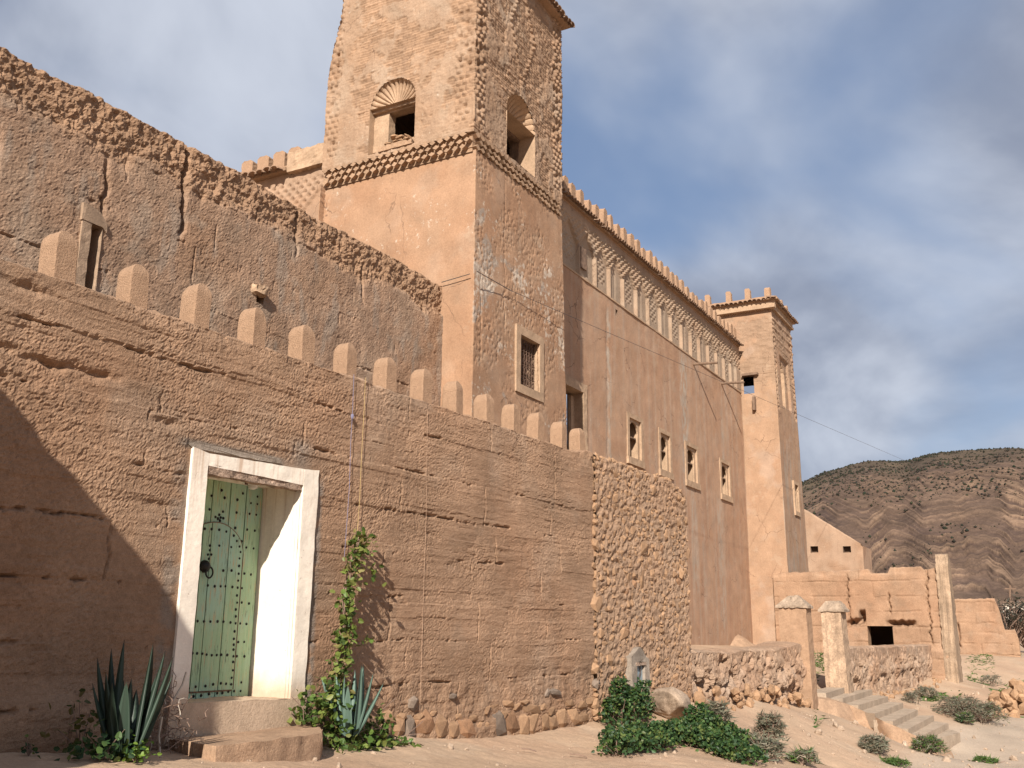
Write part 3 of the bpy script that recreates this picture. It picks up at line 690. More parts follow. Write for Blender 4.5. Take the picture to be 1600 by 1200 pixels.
for (x, y), s_, o_ in [(q, 5.219, (260, 670)) for q in S3]+[(q, 3.748, (250, 880)) for q in S4]:
    u, z = dp(x/s_+o_[0], y/s_+o_[1])
    on = uc-hw < u < uw and zw0 < z < arch_z(u)
    inst(STUD, 'stud', door, FW.p(u, z, DD+(0.015 if on else -0.004)), RN, (random.uniform(.95, 1.15),)*3)
ku, kz = dp(320, 885)
g = G(); g.tube([FW.p(ku, kz, DD+.01), FW.p(ku, kz, DD+.03), FW.p(ku, kz, DD+.05), FW.p(ku, kz, DD+.07)], [0.062, 0.058, 0.045, 0.018], 12)
ring = [FW.p(ku+.03+0.042*sin(t), kz-0.055+0.05*cos(t), DD+0.055) for t in np.linspace(0, 2*pi, 17)]
g.tube(ring, 0.009, 6); g.build('knocker', M['iron'], door, smooth=True)
# lamp under the lintel
lu, lz = FW.at(395, 760, -0.2)
lamp = thing('porch_lamp', 'small white lamp fixed under the lintel above the green door', 'lamp', FW.p(lu, DZ1-.01, -0.2))
g = G(); c0 = FW.p(lu, DZ1, -0.2)
g.tube([c0+[0, 0, -.002], c0+[0, 0, -.03], c0+[0, 0, -.045]], [0.10, 0.095, 0.06], 16); g.build('lamp_base', M['lampw'], lamp, smooth=True)
g = G(); g.tube([c0+[0, 0, -.045], c0+[0, 0, -.075], c0+[0, 0, -.09]], [0.05, 0.045, 0.015], 12); g.build('bulb', M['glass'], lamp, smooth=True)
g = G(); q = c0-np.array(FW.u)*0.085; g.tube([q+[0, 0, -.002], q+[0, 0, -.05]], [0.018, 0.016], 8); g.build('socket', M['rustiron'], lamp)
# doorstep
A = [onz(277, 1157, 0.655), onz(338, 1166, 0.655), onz(420, 1157, 0.655), onz(503, 1145, 0.655)]
pts = [A[0][:2], A[1][:2], A[2][:2], A[3][:2], FW.p(0.62, 0, -0.1)[:2], FW.p(-1.3, 0, -0.1)[:2]]
stp = G(); n = len(pts)
V = [(p[0], p[1], 0.30) for p in pts]+[(p[0], p[1], 0.655) for p in pts]
stp.add(V, [tuple(range(n-1, -1, -1)), tuple(range(n, 2*n))]+[(i, (i+1) % n, n+(i+1) % n, n+i) for i in range(n)])
o = stp.build('doorstep', M['doorstep'], rough=0.03, sub=0.07, smooth=True)
tag(o, 'low rounded earthen doorstep below the threshold of the green door', 'doorstep')
# foundation stones along the foot
def pxstone(fr, x, y, w, h, d, parent, kind, name='stone', dz=0.16):
    u0, z0 = fr.at(x-w/2, y, d); u1, z1 = fr.at(x+w/2, y, d); _, za_ = fr.at(x, y-h/2, d); _, zb_ = fr.at(x, y+h/2, d)
    p = fr.p((u0+u1)/2, (za_+zb_)/2, d)
    return inst(random.choice(ROCK[kind]), name, parent, p, (random.uniform(-.15, .15), random.uniform(-.12, .12), fr.ang+random.uniform(-.15, .15)), (abs(u1-u0)*1.55, dz*1.9, abs(za_-zb_)*1.5))
FST = [(170, 480, 60, 100), (240, 490, 70, 150), (350, 475, 120, 150), (450, 490, 100, 140), (530, 505, 70, 110), (620, 495, 110, 130), (725, 500, 90, 110), (815, 465, 90, 150), (910, 455, 90, 150), (985, 475, 60, 140), (1060, 465, 90, 130), (1125, 455, 50, 110), (1180, 460, 60, 90), (1245, 430, 70, 130), (1320, 410, 60, 110), (1380, 430, 80, 60), (1470, 380, 80, 90), (1500, 330, 60, 60),
       (90, 425, 80, 80), (300, 420, 50, 40), (750, 380, 50, 60), (860, 410, 30, 60), (1030, 365, 110, 60), (1110, 355, 60, 50), (800, 350, 60, 34), (880, 330, 70, 40), (945, 355, 60, 45), (1000, 322, 70, 36), (1170, 380, 60, 60), (1290, 330, 60, 60), (1360, 340, 60, 50), (1430, 320, 60, 50), (660, 430, 60, 40), (560, 420, 50, 40), (400, 400, 50, 36), (190, 420, 50, 46), (1240, 560, 5, 5)]
for k, (x, y, w, h) in enumerate(FST[:-1]):
    h *= 1.15; kd = 'grey_stone' if k in (1, 7) else 'red_stone' if k in (2, 5, 8) else 'stone'
    pxstone(FW, 580+x/4.21, 1020+y/4.21, w/4.21, h/4.21, -0.062, front, kd, 'foundation_stone', 0.085)
for x, y, w, h in ((278, 335, 45, 80), (1195, 262, 70, 40), (1160, 265, 30, 50), (535, 285, 40, 40)):
    pxstone(FW, 580+x/4.21, 1020+y/4.21, w/4.21, h/4.21, -0.02, front, 'grey_stone', 'foundation_stone', 0.05)

# ================================================================== rubble stone stretch beside it
rub = thing('stone_wall', 'stretch of bare rubble stonework at the end of the earth wall', 'wall', FW.p(8.4, 0.3))
def rb_h(s, z):
    d1, v, gap = cell(s*7, z*8, 3)
    return 0.03+0.05*(0.5-d1)+0.035*fbm(s, z, 12, 4, 4)
def rb_c(s, z):
    c = earthcol(s, z, 90, (0.43, 0.28, 0.185), (0.40, 0.25, 0.16)); return c, np.zeros(c.shape[:2])
def rb_top(u): return 4.27+0.05*fbm(np.asarray(u, float), np.zeros_like(np.asarray(u, float)), 1.5, 4, 6) - 0.16*sst(np.asarray(u, float), 9.4, 10.3)
wall('mortar', [FW.p(6.5, 0)[:2], FW.p(10.3, 0)[:2]], 0.0, 4.25, 0.03, rb_h, rb_c, M['earth'], rub, ztop=lambda s: rb_top(s+6.5)-0.05, zflat=2.0, thick=0.5, smooth=False)
cand = []
r = random.Random(3)
cells = {}
def fits(u, z, w, h):
    key = (int(u/.34), int(z/.34))
    for i in (-1, 0, 1):
        for j in (-1, 0, 1):
            for (a, b, c, d) in cells.get((key[0]+i, key[1]+j), ()):
                if abs(a-u) < (c+w)*0.40 and abs(b-z) < (d+h)*0.40: return False
    cells.setdefault(key, []).append((u, z, w, h)); return True
for lo_, hi_, nt_ in ((0.22, 0.32, 26), (0.13, 0.21, 900), (0.085, 0.13, 6000), (0.05, 0.085, 9000)):
    for _ in range(nt_):
        w = r.uniform(lo_, hi_); h = w*r.uniform(0.6, 1.1)
        if r.random() < 0.15: w, h = h, w
        u = r.uniform(6.5, 10.3); z = r.uniform(0.3, 4.35)
        if z+h*0.3 > float(rb_top(u)): continue
        if fits(u, z, w, h): cand.append((u, z, w, h))
nu0, nu1 = FW.at(983, 1050)[0]-0.1, FW.at(1013, 1050)[0]+0.1
cand = [c for c in cand if not (nu0 < c[0] < nu1 and c[1] < 1.35)]
cand.sort(key=lambda c: -c[2]*c[3])
SV, SF, nv = [], [], 0
for k, (u, z, w, h) in enumerate(cand):
    kd = 'grey_stone' if r.random() < 0.012 else 'red_stone' if r.random() < 0.08 else 'stone'
    p = FW.p(u, z, r.uniform(-0.05, 0.0)); rot = (r.uniform(-.4, .4), r.uniform(-.9, .9), FW.ang+r.uniform(-.4, .4)); scl = (w*1.45, 0.14+.2*h, h*1.45)
    if k < 296: inst(r.choice(ROCK[kd]), 'stone', rub, p, rot, scl)
    else:
        me = r.choice(ROCK['stone']); mtx = Matrix.LocRotScale(Vector(p), Euler(rot), Vector(scl))
        SV += [mtx @ v.co for v in me.vertices]; SF += [tuple(i+nv for i in f.vertices) for f in me.polygons]; nv = len(SV)
tag(mk('small_stones', SV, SF, M['stone'], rub, smooth=False), kind='stuff')
# meter niche in it
mb = thing('meter_niche', 'small pointed cement niche with grey blue hatch low in the stone wall', 'niche', FW.p((nu0+nu1)/2, 0.6))
def na(x, y): return FW.at(x, y, 0.08)
a0, a1, b0, b1 = na(983, 1060), na(1010, 1060), na(990, 1035), na(1004, 1063)
top = na(995, 1011)
o_ = [(a0[0], 0.35), (b0[0], 0.35), (b0[0], b0[1]), (b1[0], b0[1]), (b1[0], 0.35), (a1[0]+.05, 0.35), (a1[0], na(1010, 1030)[1]), (top[0]+.02, top[1]), (top[0]-.05, top[1]-.02), (a0[0], na(983, 1026)[1])]
g = G(); g.prism(FW, o_, -0.1, 0.13); g.build('surround', M['cement'], mb, rough=0.03, sub=0.1)
g = G(); g.box(FW, b0[0]+.01, b1[0]-.01, b1[1]-.02, b0[1]-.06, -0.02, 0.085); hb = g.build('hatch', M['bluegrey'], mb)
g = G(); g.box(FW, b0[0]-.03, b1[0]+.03, b0[1]-.05, b0[1]+.0, -0.1, 0.14); g.build('rusty_head', M['rustconc'], mb, rough=0.02, sub=0.05)
g = G(); cu = (b0[0]+b1[0])/2; g.tube([FW.p(cu+.03, b0[1]-.06, .1), FW.p(cu+.05, b0[1]-.15, .1), FW.p(cu-.04, b0[1]-.25, .1), FW.p(cu-.06, b0[1]-.33, .1)], 0.012, 5); g.build('wires', M['cable'], mb)

# ================================================================== high rammed earth wall behind
up = thing('high_wall', 'tall weathered earth wall with ragged top behind the crenellated wall', 'wall', (9, 11.2, 0.6))
def up_ero(s, z):
    return sst(z+0.35*fbm(s, z, 0.7, 4, 52)+0.15*fbm(s, z, 3, 3, 53), 7.95, 8.25)
def up_h(s, z):
    x = s+2.5
    e = up_ero(s, z)
    d1, v, gap = cell(s*19, z*19, 61); d2, v2, g2 = cell(s*8+0.5*vn(s*6, z*6, 3), z*9, 67)
    h = 0.03*fbm(s, z, 0.8, 4, 51)+0.014*fbm(s, z, 5, 4, 54)+0.006*fbm(s*1.4, z*.8, 16, 3, 55)+0.004*vn(s*33, z*33, 5)+0.006*(_hash((s*300).astype(np.int64), (z*300).astype(np.int64), 9)-.5)
    c1, mm = crumbs(s, z, 57)
    h = h + c1*0.55
    h = h - e*(0.05+0.09*fbm(s, z, 1.8, 5, 58)) + e*(0.025*(0.5-d1)+0.03*(0.5-d2)+0.05*fbm(s, z, 9, 5, 59))
    h = h + lifts(s, z, 0.9, 33, 0.05, 0.02, 0.25)
    # upright cracks
    for cxx, za_, zb_, w, a in ((9.75, 7.35, 8.9, 0.035, .16), (8.35, 7.1, 7.9, .03, .09), (12.3, 7.9, 8.8, .03, .1), (14.2, 7.6, 8.3, .025, .08)):
        h = h - a*np.exp(-((x-cxx-0.06*vn(z*3, z*0, 4)-0.03*vn(z*11, z*0, 6))/w)**2)*box01(z, za_, zb_, 0.15)
    h = h - 0.25*np.exp(-((x-6.6)/0.16)**4-((z-7.1)/0.45)**4)*(0.6+0.6*fbm(s, z, 5, 3, 8))
    return h
def up_c(s, z):
    c = earthcol(s, z, 140, (0.425, 0.275, 0.185), (0.395, 0.24, 0.15), (0.43, 0.295, 0.205), (0.38, 0.29, 0.22), 0.6)
    gs = sst(fbm(s*2.6, z*0.8, 1.0, 5, 63), 0.1, 0.35)*(1-up_ero(s, z))
    c = mixc(c, (0.375, 0.305, 0.245), gs*0.55)
    c = mixc(c, (0.40, 0.245, 0.15), up_ero(s, z)*0.85)
    c = mixc(c, (0.41, 0.315, 0.235), 0.45*box01(s+2.5, 2, 12, 1.0)*box01(z, 5, 6.8, 0.4)*sst(fbm(s, z, 1.1, 4, 71), -0.1, 0.2))
    return c, np.zeros(c.shape[:2])
SL = UW.at(158, 380); 
su0, su1, sz1 = UW.at(139, 370)[0], UW.at(157, 370)[0], UW.at(150, 353)[1]
hu0, hu1, hz0, hz1 = UW.at(400, 465)[0], UW.at(412, 465)[0], UW.at(405, 474)[1], UW.at(405, 462)[1]
wall('wall_body', [(2.5, 11.2), (16.98, 11.2)], 3.6, 8.78, 0.026, up_h, up_c, M['earth'], up,
     ztop=lambda s: 8.78+0.07*fbm(s, s*0, 0.9, 5, 66)+0.05*fbm(s, s*0, 5, 3, 68)-0.1*(1-sst(s+2.5, 6.3, 7.2))-0.05*sst(np.sin((s+2.5)*1.1), .8, 1.), zflat=7.6,
     holes=[(su0-2.5, su1-2.5, 4.2, sz1), (hu0-2.5, hu1-2.5, hz0, hz1)], thick=0.55, zend=0.4, smooth=False)
g = G(); g.box(UW, 2.5, 16.9, 0.3, 3.7, -0.5, -0.05); g.build('wall_foot', M['merlon'], up)
# arrow slit with plastered surround
g = G(); w = 0.14
def sp(x, y): return UW.at(x, y, 0.1)
lt = sp(131, 372)[0]; rt_ = sp(166, 370)[0]; tp = sp(147, 322)
g.prism(UW, [(lt, 4.4), (su0, 4.4), (su0, sz1), (lt, sz1)], -0.05, 0.035)
g.prism(UW, [(su1, 4.4), (sp(160, 380)[0], 4.4), (sp(166, 360)[0], sz1), (su1, sz1)], -0.05, 0.03)
g.prism(UW, [(lt, sz1), (rt_-.04, sz1), (rt_+.05, sp(168, 362)[1]), (rt_+.04, sp(168, 348)[1]), (rt_-.08, sp(166, 333)[1]), (tp[0]+.10, tp[1]), (tp[0]-.12, tp[1]+.02), (lt-.02, sp(131, 340)[1])], -0.05, 0.045)
g.build('slit_surround', earth('slit_plaster', (0.30, 0.21, 0.145), bump=.5), up, rough=0.02, sub=0.08)
niche(UW, su0, su1, 4.2, sz1, 0.5, 'slit_lining', M['surround'], up)
niche(UW, hu0, hu1, hz0, hz1, 0.45, 'hole_lining', M['brick'], up)
g = G(); q = UW.at(408, 452, .1); g.box(UW, q[0]-.12, q[0]+.13, q[1]-.07, q[1]+.06, -.05, .12); g.build('hole_hood', M['surround'], up, rough=0.07, sub=0.05)

# ================================================================== near tower
tw = thing('kasbah_tower', 'tall ornate near tower of the kasbah with barred window and shell niches', 'tower', (19, 12.5, 0.7))
TZ0, TZ1, TZ2 = 11.88, 12.28, 17.75
XR = 21.32
TP = [(16.92, 14.78), (16.92, 10.5), (XR, 10.5), (XR, 14.78), (16.92, 14.78)]
BT = 0.015
TPL = [(16.92-BT*12*0.4, 14.9), (16.92-BT*12*0.4, 10.5-BT*12), (XR+BT*12, 10.5-BT*12), (XR+BT*12, 14.9), (16.92-BT*12*0.4, 14.9)]
TLn = TPL[0][1]-TPL[1][1]
def tl_h(s, z):
    h = 0.022*fbm(s, z, 0.55, 4, 71)+0.006*fbm(s, z, 4, 4, 72)
    fx = (s > TLn-0.01)*1.0
    pock = sst(fbm(s, z, 1.0, 4, 74)+0.35*np.exp(-((z-9)/2.5)**2)*fx, 0.10, 0.35)
    d1, v, gap = cell(s*11, z*11, 75)
    h = h - pock*fx*0.016*sst(v, 0.35, 0.5)*(1-sst(d1, 0.3, 0.5)) + pock*fx*0.008*fbm(s, z, 16, 3, 73)
    h = h + (1-fx)*0.004*fbm(s, z, 12, 3, 77)
    for c0_, za_, zb_ in ((6.0, 8.0, 11.6), (4.9, 7.0, 9.3)):
        h = h - 0.02*np.exp(-((s-c0_-0.05*vn(z*2, z*0, 3)-0.02*vn(z*8, z*0, 5))/0.016)**2)*box01(z, za_, zb_, .3)
    return h
def tl_c(s, z):
    c = earthcol(s, z, 170, (0.455, 0.278, 0.174), (0.425, 0.245, 0.147), (0.465, 0.305, 0.205), (0.425, 0.285, 0.19), 0.3)
    fx = (s > TLn-0.01)*1.0
    gr = fx*sst(fbm(s, z, 1.3, 5, 79)+0.55*np.exp(-((s-4.9)/0.7)**2-((z-9.2)/1.0)**2)+0.25*np.exp(-((s-4.8)/0.5)**2-((z-7.0)/0.7)**2), 0.32, 0.5)
    gr = gr*sst(fbm(s, z, 9, 4, 81), -0.35, 0.0)
    c = mixc(c, (0.405, 0.345, 0.29), gr*0.8)
    st_ = sst(np.abs(fbm(s*9, z*0.25, 1, 3, 83)), 0.25, 0.5)*sst(z, 9, 11.5)*fx
    c = mixc(c, (0.36, 0.27, 0.20), st_*0.45*np.exp(-((s-6.6)/1.0)**2))
    l = 0.07+0.13*sst(fbm(s, z, 0.9, 3, 84)+0.35*np.exp(-((z-10.3)/1.0)**2)*(1-fx), -0.05, 0.4)+0.03
    l = l*(1-(1-fx)*(1-sst(z, 9.2, 9.8))) + fx*0.14*np.exp(-((z-8.8)/2.4)**2)
    return c, l
gu0, gu1, gz0_, gz1_ = 18.98, 19.92, 6.95, 8.12
so_ = 4.4+BT*12*0.4+BT*12 - 0.0
TLn = TPL[0][1]-TPL[1][1]
Xb = TPL[1][0]
wall('lower_wall', TPL, 0.3, TZ0, 0.03, tl_h, tl_c, M['plaster'], tw, batter=BT, holes=[(TLn+gu0-Xb, TLn+gu1-Xb, gz0_, gz1_)], coarse=(2, 3))
# band core and its diagonal bricks
g = G()
g.add([(16.99, 14.78, TZ0-.05), (16.99, 10.57, TZ0-.05), (XR-.07, 10.57, TZ0-.05), (XR-.07, 14.78, TZ0-.05), (16.99, 14.78, TZ1+.05), (16.99, 10.57, TZ1+.05), (XR-.07, 10.57, TZ1+.05), (XR-.07, 14.78, TZ1+.05)],
      [(0, 1, 5, 4), (1, 2, 6, 5), (2, 3, 7, 6), (3, 0, 4, 7)]); g.build('band_core', M['brick'], tw)
gb = G(); a_, b_, c_ = 0.10, 0.052, 0.11
gb.add([(-a_, -c_, 0), (0, -c_, -b_), (a_, -c_, 0), (0, -c_, b_), (-a_, c_, 0), (0, c_, -b_), (a_, c_, 0), (0, c_, b_)], [(0, 1, 2, 3), (7, 6, 5, 4), (0, 4, 5, 1), (1, 5, 6, 2), (2, 6, 7, 3), (3, 7, 4, 0)])
ob = gb.build('brick', M['brick']); BR = ob.data; bpy.data.objects.remove(ob)
def band(fr, ua, ub, par):
    pitch = 0.205; n = int((ub-ua)/pitch)
    for k in range(n+1):
        for row in range(3):
            u = ua+0.06+k*pitch+(row % 2)*pitch/2
            if u > ub-0.05: continue
            z = TZ0+0.055+row*0.145
            inst(BR, 'brick', par, fr.p(u, z, -0.06+random.uniform(-.015, .02)), (0, random.uniform(-.1, .1), fr.ang+random.uniform(-.08, .08)), (random.uniform(.8, .98), 1, random.uniform(.95, 1.3)))
band(TL, -14.7, -10.55, tw); band(TF, 17.0, XR-.03, tw)
for fr, a_, b_ in ((TL, -14.78, -10.49), (TF, 16.91, XR+.01)):
    g = G(); g.box(fr, a_, b_, TZ1-.01, TZ1+.05, -.2, .012); g.build('ledge', M['brick'], tw, rough=.02, sub=.1)
# upper storey: weathered brickwork
def shell_spec(fr, pl, pr, pa): 
    u0, u1 = fr.at(*pl)[0], fr.at(*pr)[0]; z1 = fr.at(*pa)[1]; R = (u1-u0)/2
    return (u0+u1)/2, R, z1-R
sL = shell_spec(TL, (578, 195), (650, 160), (617, 123)); sF = shell_spec(TF, (791, 190), (835, 207), (805, 143))
def courses(s, z, sd):
    zc = z+0.012*vn(s*1.5, z*2, sd); k = np.floor(zc/0.072); r = zc/0.072-k
    w = 0.26; q = s/w+0.5*(k % 2)+0.2*vn(k*3.3, k*0, sd); qr = q-np.floor(q)
    g = -0.022*np.exp(-((np.minimum(r, 1-r))/0.17)**2) - 0.014*np.exp(-((np.minimum(qr, 1-qr))/0.05)**2)
    t = _hash(np.floor(q).astype(np.int64), k.astype(np.int64), sd)
    return g + 0.024*(t-0.5), t
def orna(du, z, sd, pitch=0.15):
    """chequer of proud brick ends"""
    zz_ = z/pitch; uu_ = du/(pitch*1.15)
    k = np.floor(zz_); q = uu_+0.5*(k % 2); fr_ = q-np.floor(q); zr = zz_-k
    on = box01(fr_, 0.2, 0.8, 0.06)*box01(zr, 0.15, 0.8, 0.06)
    t = _hash(np.floor(q).astype(np.int64), k.astype(np.int64), sd)
    return on*(0.05*(t > 0.22)) - 0.10*on*(t < 0.13), t
def tu_h(s, z):
    Ln = 4.28
    left = s < Ln; u = np.where(left, s-14.78, 16.92+s-Ln)     # u on TL / TF
    h, t = courses(s, z, 7)
    pl = sst(fbm(s, z, 1.1, 5, 91)+0.3*fbm(s, z, 5, 4, 97)+np.where(left, 0.08, -0.02)+0.3*(1-sst(z, 12.8, 14.0)), 0.0, 0.16)
    rough_ = 0.02*fbm(s, z, 7, 5, 92)+0.02*fbm(s, z, 0.9, 4, 93)+0.009*vn(s*24, z*30, 96)
    h = h*(1-pl*0.9) + pl*(0.016+0.008*fbm(s, z, 14, 3, 94)) + rough_
    # ornament strips by the corners
    dl = np.where(left, u+14.78, u-16.92); dr = np.where(left, -10.5-u, XR-u)
    wz = 0.42
    m1 = box01(dl, 0.05, wz, 0.02)*sst(z, 12.5, 12.6); m2 = box01(dr, 0.05, wz+.1, 0.02)*sst(z, 12.5, 12.6)
    m2 = m2*np.where(left, 0.55+0.45*(sst(z, 12.6, 12.7)*(1-sst(z, 14.2, 14.4))), 1); m1 = m1*np.where(left, 0.9, 1)
    o1, t1 = orna(np.where(m1 > m2, dl, dr), z, 5)
    mo = np.maximum(m1, m2)*(1-0.5*sst(fbm(s, z, 0.8, 3, 95), 0.1, 0.3)*left)
    h = h*(1-mo)+mo*(o1-0.01)
    # lozenge drawn in brick ends on the front
    um = np.where(left, -99, u-19.12)
    L1 = np.abs(um)/0.62+np.abs(z-16.0)/1.45
    ring_ = np.exp(-((L1-1)/0.10)**2)*(np.sin(z*2*pi/0.16) > -0.2)
    h = h + ring_*0.05*(z > 14.3)
    return h
def tu_c(s, z):
    c = earthcol(s, z, 200, (0.435, 0.295, 0.2), (0.41, 0.26, 0.165), (0.46, 0.335, 0.24), (0.41, 0.305, 0.22), 0.4)
    left = s < 4.28
    pl = sst(fbm(s, z, 1.1, 5, 91)+0.3*fbm(s, z, 5, 4, 97)+np.where(left, 0.08, -0.02)+0.3*(1-sst(z, 12.8, 14.0)), 0.0, 0.16)
    _, t = courses(s, z, 7)
    bc = np.empty(c.shape); bc[:] = (0.40, 0.255, 0.163); bc = bc*(0.8+0.4*t)[..., None]
    c = bc*(1-pl)[..., None]+c*pl[..., None]
    l = 0.13*pl+0.06*left*pl
    return c, l
def tmask(s, z):
    Ln = 4.28
    m_ = np.zeros(s.shape, bool)
    for f_, (uc_, R_, zs_) in ((-14.78, sL), (16.92-Ln, sF)):
        u = s+f_
        inside = (s < Ln) if f_ < 0 else ((s > Ln) & (s < Ln+4.4))
        m_ |= inside & (np.hypot(u-uc_, z-zs_) < R_*1.0) & (z >= zs_-0.001)
        m_ |= inside & (np.abs(u-uc_) < R_) & (z < zs_) & (z > TZ1+0.10)
    return m_
def tpost(): pass
ot = wall('upper_wall', TP, TZ1, TZ2, 0.024, tu_h, tu_c, M['plaster'], tw, zres=0.022, coarse=(2, 3), mask=tmask,
     holes=[(sL[0]+14.78-sL[1], sL[0]+14.78+sL[1], TZ1+0.10, sL[2]), (4.28+sF[0]-16.92-sF[1], 4.28+sF[0]-16.92+sF[1], TZ1+0.10, sF[2])])
me = ot.data; vv = np.empty(len(me.vertices)*3, np.float32); me.vertices.foreach_get('co', vv); vv = vv.reshape(-1, 3)
lim = 14.78 - 0.36*sst(vv[:, 2], 14.6, 16.9) - 0.05*(vv[:, 2] > 14.8)*fbm(vv[:, 2], vv[:, 2]*0, 2.5, 4, 7)
vv[:, 1] = np.minimum(vv[:, 1], lim); me.vertices.foreach_set('co', vv.ravel()); me.update()
g = G(); g.add([(16.95, 10.55, TZ2-.1), (XR-.05, 10.55, TZ2-.1), (XR-.05, 14.3, TZ2-.1), (16.95, 14.3, TZ2-.1)], [(0, 1, 2, 3)]); g.build('roof', M['brick'], tw)
def shell(fr, spec, depth, name, par, nfl=15, mat=None, low=True):
    uc_, R_, zs_ = spec; V = []; F = []; nr, na_ = 10, nfl*6; C = []
    for j in range(nr+1):
        r = R_*1.03*(0.12+0.88*j/nr)
        for i in range(na_+1):
            th_ = pi*i/na_; fl = abs(sin(th_*nfl))**0.6
            q = min(1, r/R_)
            d = -depth*sqrt(max(0, 1-q**2.2)) - 0.055*(1-fl)*min(1, q*1.6) + (0.012 if j == nr else 0)
            V.append(fr.p(uc_+r*cos(th_), zs_+r*sin(th_)-(0.0), d))
    k = na_+1
    for j in range(nr):
        for i in range(na_): F.append((j*k+i, j*k+i+1, (j+1)*k+i+1, (j+1)*k+i))
    F.append(tuple(range(na_, -1, -1)))
    return mk(name, V, F, mat or M['surround'], par, smooth=False)
for fr, spec, wo_ in ((TL, sL, ((603, 188), (642, 232))), (TF, sF, ((789, 200), (807, 262)))):
    uc_, R_, zs_ = spec; dp_ = 0.17 if fr is TL else 0.44
    shell(fr, spec, dp_, 'shell_niche', tw)
    zb_ = TZ1+0.10
    a = fr.at(*wo_[0], -dp_); b = fr.at(*wo_[1], -dp_)
    if fr is TL: wu0, wu1, wz0, wz1 = uc_-R_*0.34, uc_+R_*0.82, zb_+0.26, zs_-0.10
    else: wu0, wu1, wz0, wz1 = uc_-R_*0.99, uc_+R_*0.96, zb_+0.06, zs_-0.02
    g = G()
    for q in ((uc_-R_, wu0, zb_, zs_), (wu1, uc_+R_, zb_, zs_), (wu0, wu1, zb_, wz0), (wu0, wu1, wz1, zs_)):
        if q[1]-q[0] > .01 and q[3]-q[2] > .01: g.box(fr, *q, -dp_-.25, -dp_)
    g.build('niche_back', M['wood'] if fr is TF else M['surround'], tw, rough=0.02, sub=0.12)
    niche(fr, uc_-R_, uc_+R_, zb_, zs_+0.001, dp_+.02, 'niche_side', M['surround'], tw, back=False, d0=0.02)
    g = G(); g.box(fr, uc_-R_*1.0, uc_+R_*1.0, zs_-0.06, zs_+0.015, -dp_-.1, (-dp_*.45 if fr is TL else -dp_*.95)); g.build('niche_ledge', M['wood'] if fr is TF else M['surround'], tw, rough=.03, sub=.08)
    if fr is TL:
        for k in range(14):
            inst(random.choice(ROCK['stone']), 'fallen_brick', tw, fr.p(random.uniform(wu0, wu1), wz0+random.uniform(-.1, .13), -dp_+random.uniform(-.2, .15)), (random.uniform(-.3, .3), random.uniform(-.3, .3), random.uniform(0, 3)), (.3, .2, .1))
        g = G(); g.box(fr, wu0-.1, wu1+.06, zb_-.02, zb_+.1, -dp_, .05); g.build('sill', M['brick'], tw, rough=.06, sub=.06)
# barred window
RG = 0.05
tfz = lambda z: BT*(12-z)
gd = tfz(7.5)
g = G()
for q in ((gu0-.2, gu0, gz0_-.2, gz1_+.2), (gu1, gu1+.2, gz0_-.2, gz1_+.2), (gu0, gu1, gz1_, gz1_+.2), (gu0, gu1, gz0_-.2, gz0_)):
    g.box(TF, *q, gd-.05, gd+RG)
wf = g.build('window_frame', M['surround'], tw, rough=0.008, sub=0.15)
niche(TF, gu0, gu1, gz0_, gz1_, 0.55, 'window_reveal', M['surround'], tw, back=False, d0=gd)
g = G(); g.box(TF, gu0, gu1, gz0_, gz1_, -.62, -.52); g.build('dark_backing', M['wood'], tw)  # dark sheet behind the bars stands in for the shaded inside
gr = G()
for k in range(8):
    u = gu0+.03+(gu1-gu0-.06)*k/7; gr.tube([TF.p(u, gz0_, gd-.10), TF.p(u, gz1_, gd-.10)], 0.012, 5)
for z in (gz0_+.03, gz0_+.28, gz0_+.55, gz1_-.55, gz1_-.28, gz1_-.03):
    gr.tube([TF.p(gu0, z, gd-.10), TF.p(gu1, z, gd-.10)], 0.011, 5)
for k in range(7):
    for z in (gz0_+.15, gz0_+.42, (gz0_+gz1_)/2, gz1_-.42, gz1_-.15):
        u = gu0+.03+(gu1-gu0-.06)*(k+.5)/7
        gr.tube([TF.p(u+.05*cos(t), z+.075*sin(t), gd-.09) for t in np.linspace(0, 1.7*pi, 9)], 0.008, 4)
gr.build('grille', M['rustiron'], tw)
# eaves of the tower top
import bmesh
def tilemesh():
    V = []; F = []; n = 7
    for y, r in ((0.0, 0.075), (-0.42, 0.095)):
        for i in range(n+1):
            a = pi*i/n; V.append((-r*cos(a), y, r*sin(a)*0.8))
        for i in range(n+1):
            a = pi*i/n; V.append((-(r-.018)*cos(a), y, (r-.018)*sin(a)*0.8))
    k = n+1
    for i in range(n):
        F += [(i, i+1, 2*k+i+1, 2*k+i), (k+i+1, k+i, 3*k+i, 3*k+i+1), (2*k+i, 2*k+i+1, 3*k+i+1, 3*k+i)]
    o = mk('roof_tile', V, F, M['tile'], smooth=False); me = o.data; bpy.data.objects.remove(o); return me
TILE = tilemesh()
def eave(fr, ua, ub, z, par, pitch=0.2, out=0.26, jit=0.02, skip=0.0, ss=1.0, slab=0.12):
    g = G(); g.box(fr, ua, ub, z-.10, z-.02, -.3, slab); g.build('eave_board', M['brick'], par, rough=.02, sub=.3)
    n = int((ub-ua)/pitch)
    for k in range(n+1):
        if random.random() < skip: continue
        inst(TILE, 'roof_tile', par, fr.p(ua+k*pitch, z+random.uniform(-jit, jit), out-.36), (radians(12)+random.uniform(-.06, .06), random.uniform(-.06, .06), fr.ang+random.uniform(-.05, .05)), (ss*pitch/.2, 1, ss))
eave(TF, 18.8, XR+.15, 17.58, tw, jit=.05, slab=.2, ss=1.3)

